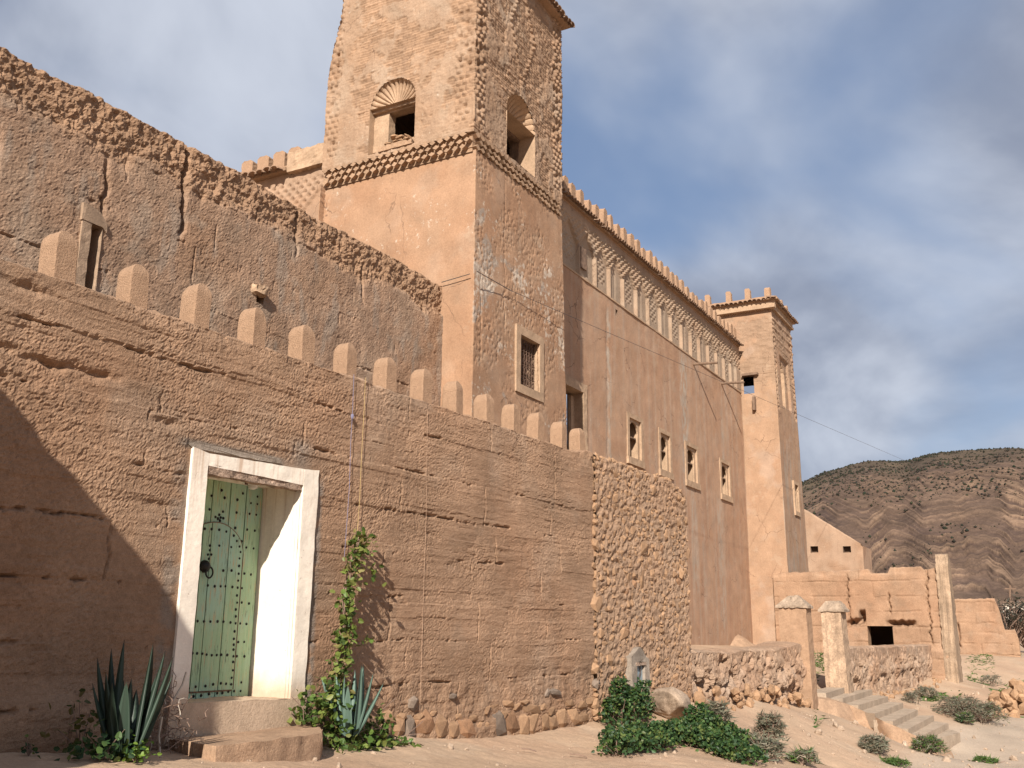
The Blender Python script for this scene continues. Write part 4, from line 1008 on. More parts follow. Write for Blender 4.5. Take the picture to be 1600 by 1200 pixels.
# ================================================================== long wing
lw = thing('kasbah_building', 'long plastered kasbah wing with arcaded frieze, crenellated roof and small arched windows', 'building', (32, 14, 0.7))
LX0, LX1, FZ0, FZ1 = 21.3, 44.25, 12.38, 14.62
WN_ = [((979.5, 640), (1004.3, 726)), ((1029.3, 662), (1048.8, 741)), ((1070.3, 681), (1091, 757.5)), ((1125, 713), (1141.5, 777.5))]
wins = []
for (ax, ay), (bx, by) in WN_:
    my = (ay+by)/2; ua, ub = LW.at(ax, my)[0], LW.at(bx, my)[0]
    wins.append((ua, ub, 7.02, 8.76))
dwl, dwr = LW.at(880, 640)[0], LW.at(909, 640)[0]; dwt = LW.at(905, 612)[1]
drx, drz = LW.at(963, 489)
holes = [(a-LX0+.13*(b-a), b-LX0-.13*(b-a), z0+.22, z1-.16) for a, b, z0, z1 in wins]
holes.append((dwl-LX0, dwr-LX0, 5.2, dwt)); holes.append((drx-LX0-.08, drx-LX0+.12, drz-.12, drz+.12))
def lw_h(s, z):
    h = 0.03*fbm(s, z, 0.35, 4, 101)+0.007*fbm(s, z, 4, 4, 102)
    x = s+LX0
    h = h - 0.04*np.exp(-((x-LW.at(949, 560)[0]-0.10*vn(z*1.3, z*0, 3)-0.04*vn(z*6, z*0, 4))/0.06)**2)*box01(z, 4.0, 12.0, 0.4)*(0.6+0.6*vn(z*3, z*0, 8))
    return h
def lw_c(s, z):
    x = s+LX0
    c = earthcol(s, z, 230, (0.455, 0.285, 0.185), (0.43, 0.255, 0.158), (0.46, 0.305, 0.208), (0.43, 0.295, 0.21), 0.5)
    v = fbm(s*3.2, z*0.12, 1, 4, 231)
    c = mixc(c, (0.465, 0.34, 0.255), sst(v, 0.08, 0.35)*0.5); c = mixc(c, (0.395, 0.235, 0.155), sst(-v, 0.08, 0.35)*0.45)
    for cx_, w, za_, zb_, a in ((LW.at(952, 600)[0], .16, 3.5, 12.0, .8), (36.2, .42, 7.0, 12.3, .9), (36.9, .35, 3.0, 7.0, .55), (41.0, .14, 7, 11, .6), (40.2, .4, 1.5, 7.0, .55), (38.0, .2, 2, 6, .4)):
        m_ = np.exp(-((x-cx_-0.12*vn(z*1.1, z*0, 5))/w)**4)*box01(z, za_, zb_, .6)*sst(fbm(s*3, z, 2, 4, 11), -0.25, 0.1)*a
        c = mixc(c, (0.46, 0.385, 0.31), m_)
    return c*1.1, 0.11+0.10*sst(fbm(s*2, z*.4, 1, 3, 12), 0, .4)
wall('wall_face', [(LX0, 12.5), (LX1, 12.5)], 0.3, FZ0, 0.07, lw_h, lw_c, M['plaster'], lw, zres=0.045, holes=holes)
COLPX = [905, 931, 953, 974.4, 995, 1013.6, 1032.4, 1049, 1065.4, 1080, 1093, 1107, 1120, 1131.6, 1142, 1150]
COLX = []
for x in COLPX:
    y = 414+(605-414)*(x-880)/(1150-880)-22; COLX.append(LW.at(x, y)[0])
COLX = np.array([COLX[0]-1.35]+COLX); 
def fz_h(s, z):
    x = s+LX0; i = np.clip(np.searchsorted(COLX, x)-1, 0, len(COLX)-2)
    a, b = COLX[i], COLX[i+1]; w = b-a; t = (x-a)/w
    cw = 0.055/w
    col_ = (1-box01(t, cw, 1-cw, 0.02))
    ta = np.abs(t-0.5)*2; za_ = 13.42+0.66*(1-np.clip(ta/(1-2*cw), 0, 1)**0.9)
    early = x < COLX[2]
    inn = box01(t, cw, 1-cw, 0.015)*(1-sst(z, za_-0.015, za_+0.015))
    h = -0.02-0.095*inn
    # lattice spandrels
    lat = sst(z, za_, za_+0.03)*sst(z, 13.36, 13.4)*(1-sst(z, 14.22+0.06*np.cos(t*2*pi), 14.26+0.06*np.cos(t*2*pi)))
    p_ = 0.17; A_ = ((x*.55+z)/p_); B_ = ((x*.55-z)/p_)
    fa = np.minimum(A_-np.floor(A_), 1-(A_-np.floor(A_))); fb = np.minimum(B_-np.floor(B_), 1-(B_-np.floor(B_)))
    zk = np.floor(z/.125); xq = x/.33+.5*(zk % 2); xf = xq-np.floor(xq); zf_ = z/.125-zk
    loz = box01(xf, .2, .72, .1)*box01(zf_, .18, .8, .1)
    h = h + lat*(loz*0.07-0.035)*np.where(early, 0.55, 1)
    colm = col_*(1-sst(z, 13.40, 13.44)); h = h + colm*0.022
    # inside the arches: lozenge panel or upright groove by turns
    odd = (i % 2 == 0)
    pan = box01(t, .24, .76, .02)*box01(z, 12.75, 13.6, .03)*inn
    h = h + np.where(odd, pan*(loz*0.03-0.01), -0.03*np.exp(-((t-.5)/.07)**2)*inn*box01(z, 12.55, 13.6, .05))
    return h + 0.006*fbm(s, z, 8, 3, 5)
def fz_c(s, z):
    x = s+LX0; i = np.clip(np.searchsorted(COLX, x)-1, 0, len(COLX)-2)
    a, b = COLX[i], COLX[i+1]; w = b-a; t = (x-a)/w
    c = earthcol(s, z, 260, (0.44, 0.31, 0.215), (0.42, 0.28, 0.19), (0.455, 0.335, 0.24), (0.41, 0.31, 0.23), .6)
    c = mixc(c, (0.43, 0.30, 0.215), sst(z, 14.25, 14.3))
    inn = box01(t, .08, .92, .02)*(1-sst(z, 13.3, 14.0))
    c = mixc(c, (0.40, 0.305, 0.225), inn*0.6)
    return c, np.full(c.shape[:2], 0.06)
wu0_, wu1_ = LW.at(908, 400)[0], LW.at(917, 400)[0]
wall('frieze', [(LX0, 12.47), (LX1-.1, 12.47)], FZ0, FZ1, 0.03, fz_h, fz_c, M['plaster'], lw, zres=0.026)
g = G(); g.box(LW, wu0_, wu1_, 12.75, 13.45, -.06, 0.0); g.build('opening', M['wood'], lw, rough=.02, sub=.1)  # solid dark panel in place of the shade inside a small opening
g = G(); g.box(LW, LX0+.1, LX1-.05, FZ0-.02, FZ0+.035, -.3, 0.035); g.build('string_course', M['surround'], lw, rough=.025, sub=.25)
eave(LW, 25.0, LX1-.25, 14.66, lw, pitch=0.2, out=.22)
g = G(); g.box(LW, LX0, LX1-.1, 14.5, 14.78, -1.0, 0.02); g.build('parapet', M['merlon'], lw, rough=.03, sub=.25)
g = G(); g.add([(LX0, 12.6, 14.7), (LX1, 12.6, 14.7), (LX1, 24, 14.7), (LX0, 24, 14.7)], [(0, 1, 2, 3)]); g.build('roof', M['merlon'], lw)
g = G(); g.box(LW, LX0+.2, LX1+.1, 0.2, 14.6, -9.5, -9.2); g.build('back_wall', M['merlon'], lw)
g = G(); g.box(LW, LX0+.05, LX0+.3, 0.2, 14.6, -9.2, -.15); g.build('end_wall', M['merlon'], lw)
def blockmerlon(seed, w, d, h):
    g = G(); f0 = Fr((0, 0), (1, 0))
    g.prism(f0, [(-w/2, 0), (w/2, 0), (w/2*.95, h*.9), (w/4, h), (-w/4, h), (-w/2*.95, h*.88)], -d/2, d/2)
    o = g.build('merlon', M['merlon'], rough=.03, sub=.12); me = o.data; bpy.data.objects.remove(o); return me
BM = [blockmerlon(k, .34, .3, .66) for k in range(3)]
BMS = [blockmerlon(k, .26, .26, .6) for k in range(2)]
x = LW.at(882, 300)[0]
n = 31
for k in range(n):
    xx = x+(43.7-x)*k/(n-1)
    inst(BM[k % 3], 'merlon', lw, (xx+random.uniform(-.04, .04), 12.62, 14.74), (random.uniform(-.05, .05), random.uniform(-.06, .06), random.uniform(-.1, .1)), (random.uniform(.8, 1.1), 1, random.uniform(.8, 1.08)))
mn = G(); mn_o = LW.p(40.5, 0)
mt_ = []
for i in range(13):
    for j in range(7):
        uu_ = -2.6+5.2*i/12; dd_ = 1.6*j/6; zz_ =   .75+.75*exp_(-(uu_-.9)**2/1.6)*(1-dd_/1.7)-.3*(dd_/1.6)
        mt_.append(LW.p(41.2+uu_, zz_+.08*float(fbm(np.array(uu_), np.array(dd_), 2.5, 3, 4)), dd_-.02))
mn.add(mt_, [(i*7+j, (i+1)*7+j, (i+1)*7+j+1, i*7+j+1) for i in range(12) for j in range(6)])
mn.build('earth_heap', M['doorstep'], lw, smooth=True, rough=.05, sub=.15)
# small arched windows
for a, b, z0, z1 in wins:
    w = b-a; oa, ob_ = a+.13*w, b-.13*w; za_, zb_ = z0+.22, z1-.16
    g = G(); pr = .03
    for q in ((a, oa, z0, z1), (ob_, b, z0, z1), (oa, ob_, zb_, z1)): g.box(LW, *q, -.05, pr)
    g.box(LW, a-.03, b+.03, z0-.02, za_, -.05, pr+.035)
    win = G(); dd = -.40; ow = ob_-oa; uc_ = (oa+ob_)/2; r_ = ow*.34; zs_ = zb_-.42
    hh = [(uc_-r_, za_+.04), (uc_-r_, zs_-.12), (uc_-r_*1.12, zs_)]+[(uc_-r_*1.12*cos(t), zs_+.34*sin(t)) for t in np.linspace(0.2, pi-.2, 8)]+[(uc_+r_*1.12, zs_), (uc_+r_, zs_-.12), (uc_+r_, za_+.04)]
    wf = g.build('window', M['surround'], lw, rough=.015, sub=.12)
    # arched panel set back in the opening
    nh = len(hh); P = []
    k2 = nh//2
    left_ = [(oa, za_)]+[hh[i] for i in range(k2+1)]+[(hh[k2][0], zb_), (oa, zb_)]
    right_ = [(hh[i][0], hh[i][1]) for i in range(k2, nh)]+[(ob_, za_), (ob_, zb_), (hh[k2][0], zb_)]
    g = G(); g.prism(LW, left_[::-1], -.11, -.05); g.prism(LW, right_[::-1], -.11, -.05); pan = g.build('arch_panel', M['surround'], wf)
    niche(LW, oa, ob_, za_, zb_, .55, 'reveal', M['surround'], wf, back=False, d0=.0)
    g = G(); zz_ = (za_+zb_)/2+.1; g.box(LW, uc_, ob_, zz_-.03, zz_+.015, -.5, -.14); g.build('sash_bar', M['wood'], wf)
    g = G(); g.box(LW, oa-.05, ob_+.05, za_-.05, zb_+.05, -.6, -.55); g.build('dark_backing', M['wood'], wf)  # dark sheet closing the reveal, standing in for the unlit interior
g = G(); g.box(LW, dwl-.6, dwr+.26, dwt, dwt+.28, -.05, .07); g.box(LW, dwr, dwr+.26, 5.0, dwt, -.05, .07)
dwf = g.build('window', M['surround'], lw, rough=.02, sub=.15)
niche(LW, dwl, dwr, 5.2, dwt, .5, 'reveal', M['surround'], dwf, back=False)
g = G(); g.box(LW, dwl-2.5, dwr+.6, 4.6, dwt+.5, -1.2, -1.1); g.build('dark_backing', M['wood'], dwf)  # wide dark sheet added behind the doorway for its shade, hides the sky
g = G(); g.box(LW, dwr-.22, dwr, 5.2, dwt-.1, -.35, -.25); g.build('casement', M['surround'], dwf)
niche(LW, drx-.08, drx+.12, drz-.12, drz+.12, .4, 'drain', M['wood'], lw)
for px_, py_, ex_ in ((1083, 569, 1107), (1127, 599, 1143)):
    u, z = LW.at(px_, py_); L_ = 1.0
    g = G(); g.tube([LW.p(u, z, -.2), LW.p(u+.02, z-.02, L_*.5), LW.p(u+.05, z-.05, L_)], [.055, .055, .05], 7); g.build('beam', M['wood'], lw)

# ================================================================== far tower
ft = thing('kasbah_tower', 'far corner tower of the kasbah with tiled eaves and a square window opening', 'tower', (46.3, 13, 0.8))
FX1, FY0, FY1 = 48.3, 10.75, 14.6
FTP = [(44.2, FY1), (44.2, FY0), (FX1, FY0), (FX1, FY1), (44.2, FY1)]
fl = FY1-FY0
def cv(px, py): 
    u, z = GL.at(px, py); return -u, z
y1_, z1_ = cv(1163, 588); y0_, z0_ = cv(1181, 611)
hz_ = [(FY1-y1_, FY1-y0_, min(z0_, z1_)-.05, max(z0_, z1_)+.05)]
# matching opening in the far side so the sky shows through
d_ = (FX1-44.2)
sA = (y1_/44.2); 
far_y0, far_y1 = y0_*FX1/44.2-.1, y1_*FX1/44.2+.1
far_z0 = EYE[2]+(hz_[0][2]-EYE[2])*FX1/44.2-.1; far_z1 = EYE[2]+(hz_[0][2]+.33*(hz_[0][3]-hz_[0][2])-EYE[2])*FX1/44.2
s2 = fl+d_
hz_.append((s2+far_y0-FY0, s2+min(far_y1, FY1-.1)-FY0, far_z0, far_z1))
wn = [GF.at(1241, 770)[0]-.35, GF.at(1241, 770)[0]+.30, 7.05, 8.3]
hz_.append((fl+wn[0]-44.2, fl+wn[1]-44.2, wn[2], wn[3]))
sT = shell_spec(GF, (1213, 590), (1227, 600), (1219, 566)); sT = (sT[0], 0.62, GF.at(1219, 566)[1]-.62)
def ft_h(s, z):
    h = 0.03*fbm(s, z, .5, 4, 301)+.006*fbm(s, z, 4, 3, 302)
    c, t = courses(s, z*0.8, 9); br = sst(z+.5*fbm(s, z, .8, 4, 303), 12.6, 12.9)*(1-sst(fbm(s, z, .7, 5, 304), .0, .12))
    h = h + c*br*1.2
    left = s < fl; dr = np.where(left, 99, fl+d_-s); dl = np.where(left, 99, s-fl)
    m_ = np.maximum(box01(dl, .08, .5, .03), box01(dr, .08, .55, .03))*sst(z, 11.5, 11.6)*(1-sst(z, 16.0, 16.1))
    o, t1 = orna(dl, z, 15, .2); h = h*(1-m_)+m_*(o-.02)
    fr_ = (~left)*sst(z, 14.6, 14.65)*(1-sst(z, 16.2, 16.25)); zq = (z-14.6)/.42
    h = h + fr_*0.05*np.exp(-((zq-np.round(zq))/.12)**2)
    bay = (~left)*box01(np.where(left, 0, s-fl), 1.1, 3.0, .03)*box01(z, 11.9, 14.3, .03); h = h - .12*bay
    return h
def ft_c(s, z):
    left = s < fl
    c = earthcol(s, z, 330, (0.455, 0.29, 0.187), (0.435, 0.265, 0.168), (0.48, 0.34, 0.25), (0.42, 0.31, 0.23), .3)
    br = sst(z+.5*fbm(s, z, .8, 4, 303), 12.6, 12.9)*(1-sst(fbm(s, z, .7, 5, 304), .0, .12))
    c = mixc(c, (0.385, 0.255, 0.17), br*.85)
    st_ = (~left)*sst(fbm(s*3, z*.3, 1, 4, 305), 0.0, .3)*(1-sst(z, 9.5, 10.5))
    c = mixc(c, (0.42, 0.33, 0.255), st_*.8)
    return c, .08+.10*sst(fbm(s, z*.5, .8, 3, 306), .1, .4)*(~left)+.03*left
wall('wall_face', FTP, -0.3, 16.55, 0.04, ft_h, ft_c, M['plaster'], ft, holes=hz_, coarse=(2, 3), batter=0.012)
# arched niche with a little shell on the front
sp_ = (sT[0], .6, sT[2]); shell(Fr((0, 10.9-.0), (1, 0)), sp_, .3, 'shell_niche', ft, 9)
g = G(); g.box(GF, sp_[0]-.6, sp_[0]+.6, sp_[2]-1.6, sp_[2], -.4, -.26); g.build('niche_back', M['surround'], ft)
g = G(); g.box(GF, sp_[0]-.72, sp_[0]-.58, sp_[2]-1.6, sp_[2]+.1, -.2, .02); g.box(GF, sp_[0]+.58, sp_[0]+.72, sp_[2]-1.6, sp_[2]+.1, -.2, .02); g.build('niche_jamb', M['surround'], ft, rough=.02, sub=.15)
y_ = .14
g = G()
for q in ((wn[0]-.16, wn[0], wn[2]-.2, wn[3]+.16), (wn[1], wn[1]+.16, wn[2]-.2, wn[3]+.16), (wn[0], wn[1], wn[3], wn[3]+.16), (wn[0], wn[1], wn[2]-.2, wn[2])): g.box(GF, *q, -.05, y_)
wf = g.build('window', M['surround'], ft, rough=.015, sub=.15)
g = G(); g.box(GF, wn[0]-.05, wn[1]+.05, wn[2]-.05, wn[3]+.05, -.35, -.25); g.build('dark_backing', M['wood'], wf)  # dark sheet in place of the shade inside the window
g = G(); g.box(GL, -y1_-.12, -y0_+.12, z1_+.02, z1_+.12, -.3, .06); g.build('opening_head', M['wood'], ft, rough=.02, sub=.1)
uu, zq = GL.at(1177, 620); _, zq2 = GL.at(1177, 641)
g = G(); g.box(GL, uu-.03, uu+.08, zq2, zq, -.3, .10); g.build('waste_pipe', M['wood'], ft)
eave(GL, -14.9, -10.55, 16.78, ft, pitch=.22, out=.22, slab=.12, ss=1.1); eave(GF, 44.0, FX1+.2, 16.78, ft, pitch=.22, out=.22, slab=.12, ss=1.1)
for fr, a, b in ((GL, -14.6, -10.72), (GF, 44.2, FX1)):
    g = G(); g.box(fr, a, b, 16.32, 16.42, -.2, .07-.2*.0); g.box(fr, a, b, 16.42, 16.69, -.2, .02); g.build('cornice', M['surround'], ft, rough=.01, sub=.3)
g = G(); g.box(GF, 44.3, FX1-.1, 16.5, 16.95, -3.6, -.1); g.build('parapet', M['merlon'], ft, rough=.06, sub=.25)
for px_, py_ in ((1104, 470), (1137, 463), (1167, 455)):
    u, z = GL.at(px_, py_); inst(BMS[0], 'merlon', ft, (44.45, -GL.at(px_, 470)[0], 16.85), (0, 0, 1.6), (1, 1, 1.05))
for x in (44.75, 45.9, 47.0, 48.0): inst(BMS[1], 'merlon', ft, (x, 11.15, 16.9), (0, 0, 0), (1, 1, random.uniform(.9, 1.1)))

# ================================================================== rear wing left of the near tower
rw = thing('rear_wing', 'rear wing with broken tiled eaves rising left behind the near tower', 'building', (18.5, 19, 0.8))
rz1 = RX.at(460, 265)[1]
def rw_h(s, z):
    x = s; p_ = .26; A_ = (s+z)/p_; B_ = (s-z)/p_
    fa = np.minimum(A_-np.floor(A_), 1-(A_-np.floor(A_))); fb = np.minimum(B_-np.floor(B_), 1-(B_-np.floor(B_)))
    loz = sst(np.minimum(fa, fb), .2, .3)
    q = (s/2.2); t = np.abs(q-np.floor(q)-.5)*2
    on = sst(z, rz1-1.75+1.1*(1-t), rz1-1.7+1.1*(1-t))*(1-sst(z, rz1-.35, rz1-.3))
    return -.07*loz*on-.05*(1-on)*(z < rz1-.4)+.012*fbm(s, z, 4, 4, 3)
def rw_c(s, z):
    c = earthcol(s, z, 400, (0.47, 0.315, 0.215)); 
    c = mixc(c, (0.50, 0.44, 0.36), box01(s, 7.3, 8.3, .05)*(1-sst(z, rz1-1.2, rz1-.9))); return c, np.full(c.shape[:2], .03)
RY = 25.0
wall('wall_face', [(17.3, RY), (17.3, 14.7)], 8.0, rz1, 0.035, rw_h, rw_c, M['plaster'], rw)
ya, yb = -RX.at(455, 262)[0], -RX.at(497, 240)[0]
eave(RX, -RY, -ya, rz1+.03, rw, pitch=.24, out=.36, slab=.2, ss=1.35, jit=.04, skip=.05)
g = G(); g.box(RX, -ya, -14.7, rz1-.12, rz1+.42, -.4, .16); g.build('parapet', M['surround'], rw, rough=.06, sub=.12)
g = G(); g.box(RX, -RY, -14.7, rz1-.02, rz1+.2, -.6, -.05); g.build('parapet_core', M['merlon'], rw, rough=.03, sub=.2)
g = G(); g.add([(17.4, 14.8, rz1-.1), (17.4, RY, rz1-.1), (24, RY, rz1-.1), (24, 14.8, rz1-.1)], [(0, 1, 2, 3)]); g.build('roof', M['merlon'], rw)
for px_, py_ in ((382, 265), (407, 258), (432, 252), (456, 245)):
    inst(BM[0], 'merlon', rw, (17.55, -RX.at(px_, py_+5)[0], rz1+.12), (0, 0, 1.57), (1.2, 1.2, .85))
for px_ in (340, 318, 296): inst(BM[1], 'merlon', rw, (17.55, -RX.at(px_, 275)[0], rz1+.12), (0, 0, 1.57), (1.2, 1.2, .85))

# ================================================================== ruined walls and gate on the right
gw = thing('gabled_wall', 'smooth sloping gable wall with two dark holes beyond the far tower', 'wall', (55, 11, 0.8))
GX = Fr((55, 0), (0, -1))
def P2(px, py): u, z = GX.at(px, py); return u, z
a, b, c_ = P2(1258, 797), P2(1345, 851), P2(1350, 888)
h1, h2 = P2(1273, 857), P2(1324, 857)
def gwt(s): u = s-22; return np.interp(u, [-22, a[0], b[0], c_[0]], [a[1]+3, a[1], b[1], b[1]-.1])
ghole = [(h[0]+22-.22, h[0]+22+.18, h[1]-.2, h[1]+.12) for h in (h1, h2)]
def gc(s, z):
    c = earthcol(s, z, 430, (0.475, 0.315, 0.215)); return c, np.full(c.shape[:2], .02)
wall('wall_face', [(55, 22), (55, -c_[0]), (57.5, -c_[0])], 0, 8.0, .09, lambda s, z: .02*fbm(s, z, .6, 4, 1)+.01*fbm(s, z, 4, 3, 2), gc, M['plaster'], gw, ztop=gwt, zflat=6.1, holes=ghole, thick=.4)
for h in (h1, h2): niche(GX, h[0]-.22, h[0]+.18, h[1]-.2, h[1]+.12, .4, 'beam_hole', M['wood'], gw, d0=.02)

ru = thing('ruined_wall', 'roofless ruined earth wall with a square hole and cracked blocks by the far tower', 'wall', (44.2, 7.5, 0.6))
RU = Fr((44.0, 0), (0, -1))
def rp(px, py): return RU.at(px, py)
ho = [rp(1355, 978), rp(1397, 1009)]
def ru_block(u, z):
    """uneven blocks parted by joints"""
    kz = np.floor((z+.04*vn(u*1.2, z*0, 3))/.62); r = (z+.04*vn(u*1.2, z*0, 3))/.62-kz
    g = -.05*np.exp(-(np.minimum(r, 1-r)*.62/.025)**2)*sst(vn(u*1.1, kz*3.3, 5)+.4*vn(u*5, kz, 6), -.2, .15)
    q = u/1.5+.37*kz; qr = q-np.floor(q); g = g-.035*np.exp(-(np.minimum(qr, 1-qr)*1.5/.02)**2)*sst(vn(np.floor(q+.5)*3.1, kz*2.7, 8), -.1, .1)
    return g+.03*(_hash(np.floor(q).astype(np.int64), kz.astype(np.int64), 4)-.5)
CR = [(rp(1325, 930)[0], 1.9, 4.0), (rp(1452, 960)[0], 1.2, 3.6), (rp(1448, 900)[0], 3.6, 4.4), (rp(1389, 930)[0], 2.4, 3.2)]
def ru_h(s, z):
    u = s-11.4
    h = ru_block(u, z)+.02*fbm(u, z, .8, 4, 6)+.012*fbm(u, z, 6, 3, 7)
    for cu, za_, zb_ in CR:
        h = h-.18*np.exp(-((u-cu-.09*vn(z*2.2, z*0, 4)-.05*vn(z*7, z*0, 9))/.028)**2)*box01(z, za_, zb_, .1)
    for (px_, py_, w, hh_) in ((1336, 972, .34, .12), (1347, 962, .12, .2), (1408, 974, .5, .10)):
        q = rp(px_, py_); h = h-.5*np.exp(-((u-q[0])/w)**6-((z-q[1]-.25*(u-q[0])*(px_ < 1360)+.06*vn(u*6, u*0, 3))/hh_)**4)
    h = h + .25*(1-sst(z+.12*fbm(u, z*0, 1.1, 4, 8), .95, 1.15))*.35
    h = h - .06*sst(z+.1*fbm(u, z, 2, 3, 9), 3.95, 4.1)
    return h
def ru_c(s, z):
    c = earthcol(s, z, 460, (0.44, 0.275, 0.175), (0.42, 0.25, 0.155), (0.45, 0.295, 0.198)); return c, np.zeros(c.shape[:2])
def ru_top(s):
    u = s-11.4
    t = 4.22+.05*fbm(u, u*0, 2, 4, 3)
    e = np.array([rp(x, 888)[0] for x in (1240, 1356, 1360, 1386, 1390, 1438, 1442, 1476)])
    return t+np.interp(u, e, [-.12, -.04, -.22, -.22, .02, .02, -.12, .06])
wall('wall_body', [(44.0, 11.4), (44.0, 4.55)], -.4, 4.25, .035, ru_h, ru_c, M['earth'], ru, ztop=ru_top, zflat=3.4, holes=[(ho[0][0]+11.4, ho[1][0]+11.4, ho[1][1], ho[0][1])], thick=.6, zend=-.2)
niche(RU, ho[0][0], ho[1][0], ho[1][1], ho[0][1], .7, 'hole_lining', M['brick'], ru, back=False)
niche(RU, ho[0][0]-1.0, ho[1][0]+1.0, -.3, 2.6, 4.5, 'shade_chamber', M['brick'], ru, d0=-.66)  # closed chamber added behind the hole, sized to keep its inside dark
e1 = rp(1476, 900)[0]
PF = Fr((44.0, -e1), (1, -.02))
def pw(u, z): return .03*fbm(u, z, 1, 4, 3)+.025*fbm(u*3, z*.4, 1, 4, 4)
g = G()
g.prism(Fr((0, -e1-.05), (1, 0)), [(43.9, -.6), (45.6, -.6), (45.5, 1), (45.25, 2.6), (44.95, 4.0), (44.75, 4.5), (44.45, 4.8), (44.1, 4.75), (43.9, 4.3)], -.35, .12)
g.build('end_pier', earth('weathered_pier', (0.30, 0.213, 0.145), bump=.8, var=.22, s1=2, streak=.3), ru, rough=.07, sub=.12, smooth=True)

lo = thing('retaining_wall', 'low crumbling earth and stone wall left of the gate piers', 'wall', FW.p(14, 0))
def low_h(s, z, sd=500, top=1.2):
    d1, v, gap = cell(s*2.3, z*2.8, sd); d2, v2, g2 = cell(s*6, z*6.5, sd+3)
    k = 1-sst(z+.25*fbm(s, z*0, .8, 3, sd+1), top-.35, top)
    h = k*(.16*(.55-d1)+.10*fbm(s, z, 1.8, 4, sd+2)+.07*(.5-d2)) + .045*fbm(s, z, 7, 4, sd+4)*(.4+.6*k)+.016*fbm(s, z, 20, 3, sd+5)
    pit = sst(fbm(s*1.3, z*.9, 2.6, 4, sd+7), .02, .3)
    return h*.75 - .20*k*pit - .05*(1-k)*sst(fbm(s*2, z, 4, 3, sd+8), .2, .4) - .12*k*(1-sst(z, .1, .5))
def low_c(s, z):
    c = earthcol(s, z, 520, (0.455, 0.31, 0.215), (0.44, 0.275, 0.18), (0.47, 0.34, 0.25), (0.42, 0.33, 0.26), .4); return c, np.zeros(c.shape[:2])
wall('wall_body', [FW.p(10.2, 0)[:2], FW.p(17.9, 0)[:2]], -.6, 1.2, .028, lambda s, z: low_h(s, z), low_c, M['earth'], lo, smooth=False, ztop=lambda s: 1.18+.08*fbm(s, s*0, .7, 4, 2)+.12*np.exp(-((s-7.4)/1.2)**2), zflat=.7, thick=.9, zend=0)
r = random.Random(5)
for k in range(52):
    u = r.uniform(10.4, 17.8); p = FW.p(u, 0, r.uniform(-.02, .16)); zg = float(gz0(p[0], p[1])); p[2] = zg+r.uniform(.02, .42)*r.random()**.5
    s_ = r.uniform(.10, .28)
    inst(r.choice(ROCK['stone']), 'stone', lo, p, (r.uniform(0, 3), r.uniform(0, 3), r.uniform(0, 3)), (s_*1.2, s_, s_*.9))
for nm, X_, yy, lab, lit in (('gate_pier', 25.2, (5.72, 6.42), 'left gate pier, plain with a grey pyramid cap, at the end of the low wall', .40), ('gate_pier', 29.4, (5.68, 6.30), 'right gate pier with flaking pale plaster and rounded cap at the stair head', .62)):
    pr = thing(nm, lab, 'gate pier', (X_+.3, sum(yy)/2, .2), 'gate piers at the top of the stairs')
    fr = Fr((X_, 0), (0, -1)); L_ = .55 if X_ < 27 else .75; zt_ = 2.17
    g = G(); a, b = -yy[1], -yy[0]
    lean = .08 if X_ > 27 else .03
    V = []
    for (z, k) in ((-.5, 0), (zt_, 1)):
        e = lean*k
        for (u, d) in ((a+.0, 0), (b-e, 0), (b-e, -L_), (a, -L_)): V.append(fr.p(u-.02*k, z, d))
    g.add(V, [(3, 2, 1, 0), (4, 5, 6, 7), (0, 1, 5, 4), (1, 2, 6, 5), (2, 3, 7, 6), (3, 0, 4, 7)])
    g.build('shaft', M['merlon'] if X_ < 27 else earth('flaking_plaster', (0.36, 0.25, 0.17), bump=.5, var=.3, s1=4, streak=.15), pr, rough=.03, sub=.12)
    g = G(); c0 = fr.p((a+b)/2-.04, zt_, -L_/2); wx, wy = L_/2+.05, (b-a)/2+.045
    V = [c0+[-wx, -wy, 0], c0+[wx, -wy, 0], c0+[wx, wy, 0], c0+[-wx, wy, 0], c0+[-wx, -wy, .05], c0+[wx, -wy, .05], c0+[wx, wy, .05], c0+[-wx, wy, .05]]
    t_ = .3 if X_ < 27 else .5; V += [c0+[-wx*t_, -wy*t_, .30], c0+[wx*t_, -wy*t_, .30], c0+[wx*t_, wy*t_, .30], c0+[-wx*t_, wy*t_, .30]]
    g.add(V, [(3, 2, 1, 0), (0, 1, 5, 4), (1, 2, 6, 5), (2, 3, 7, 6), (3, 0, 4, 7), (4, 5, 9, 8), (5, 6, 10, 9), (6, 7, 11, 10), (7, 4, 8, 11), (8, 9, 10, 11)])
    g.build('cap', M['capm'], pr, rough=.05, sub=.09)
er = thing('eroded_wall', 'low pitted earth wall between the right gate pier and the ruined wall', 'wall', FW.p(29, 0))
wall('wall_body', [FW.p(22.4, 0)[:2], FW.p(37.2, 0)[:2]], -.9, 1.15, .045, lambda s, z: low_h(s, z, 560, 1.0)*.8, low_c, M['earth'], er, smooth=False, zres=.03, ztop=lambda s: 1.15+.05*fbm(s, s*0, .6, 4, 4), zflat=.6, thick=.6, zend=-.3)
for k in range(46):
    u = r.uniform(22.6, 36.5); p = FW.p(u, 0, r.uniform(.05, .5)); p[2] = float(gz0(p[0], p[1]))+.03; s_ = r.uniform(.08, .26)
    inst(r.choice(ROCK['stone']), 'stone', er, p, (r.uniform(0, 3), r.uniform(0, 3), r.uniform(0, 3)), (s_*1.2, s_, s_*.8))
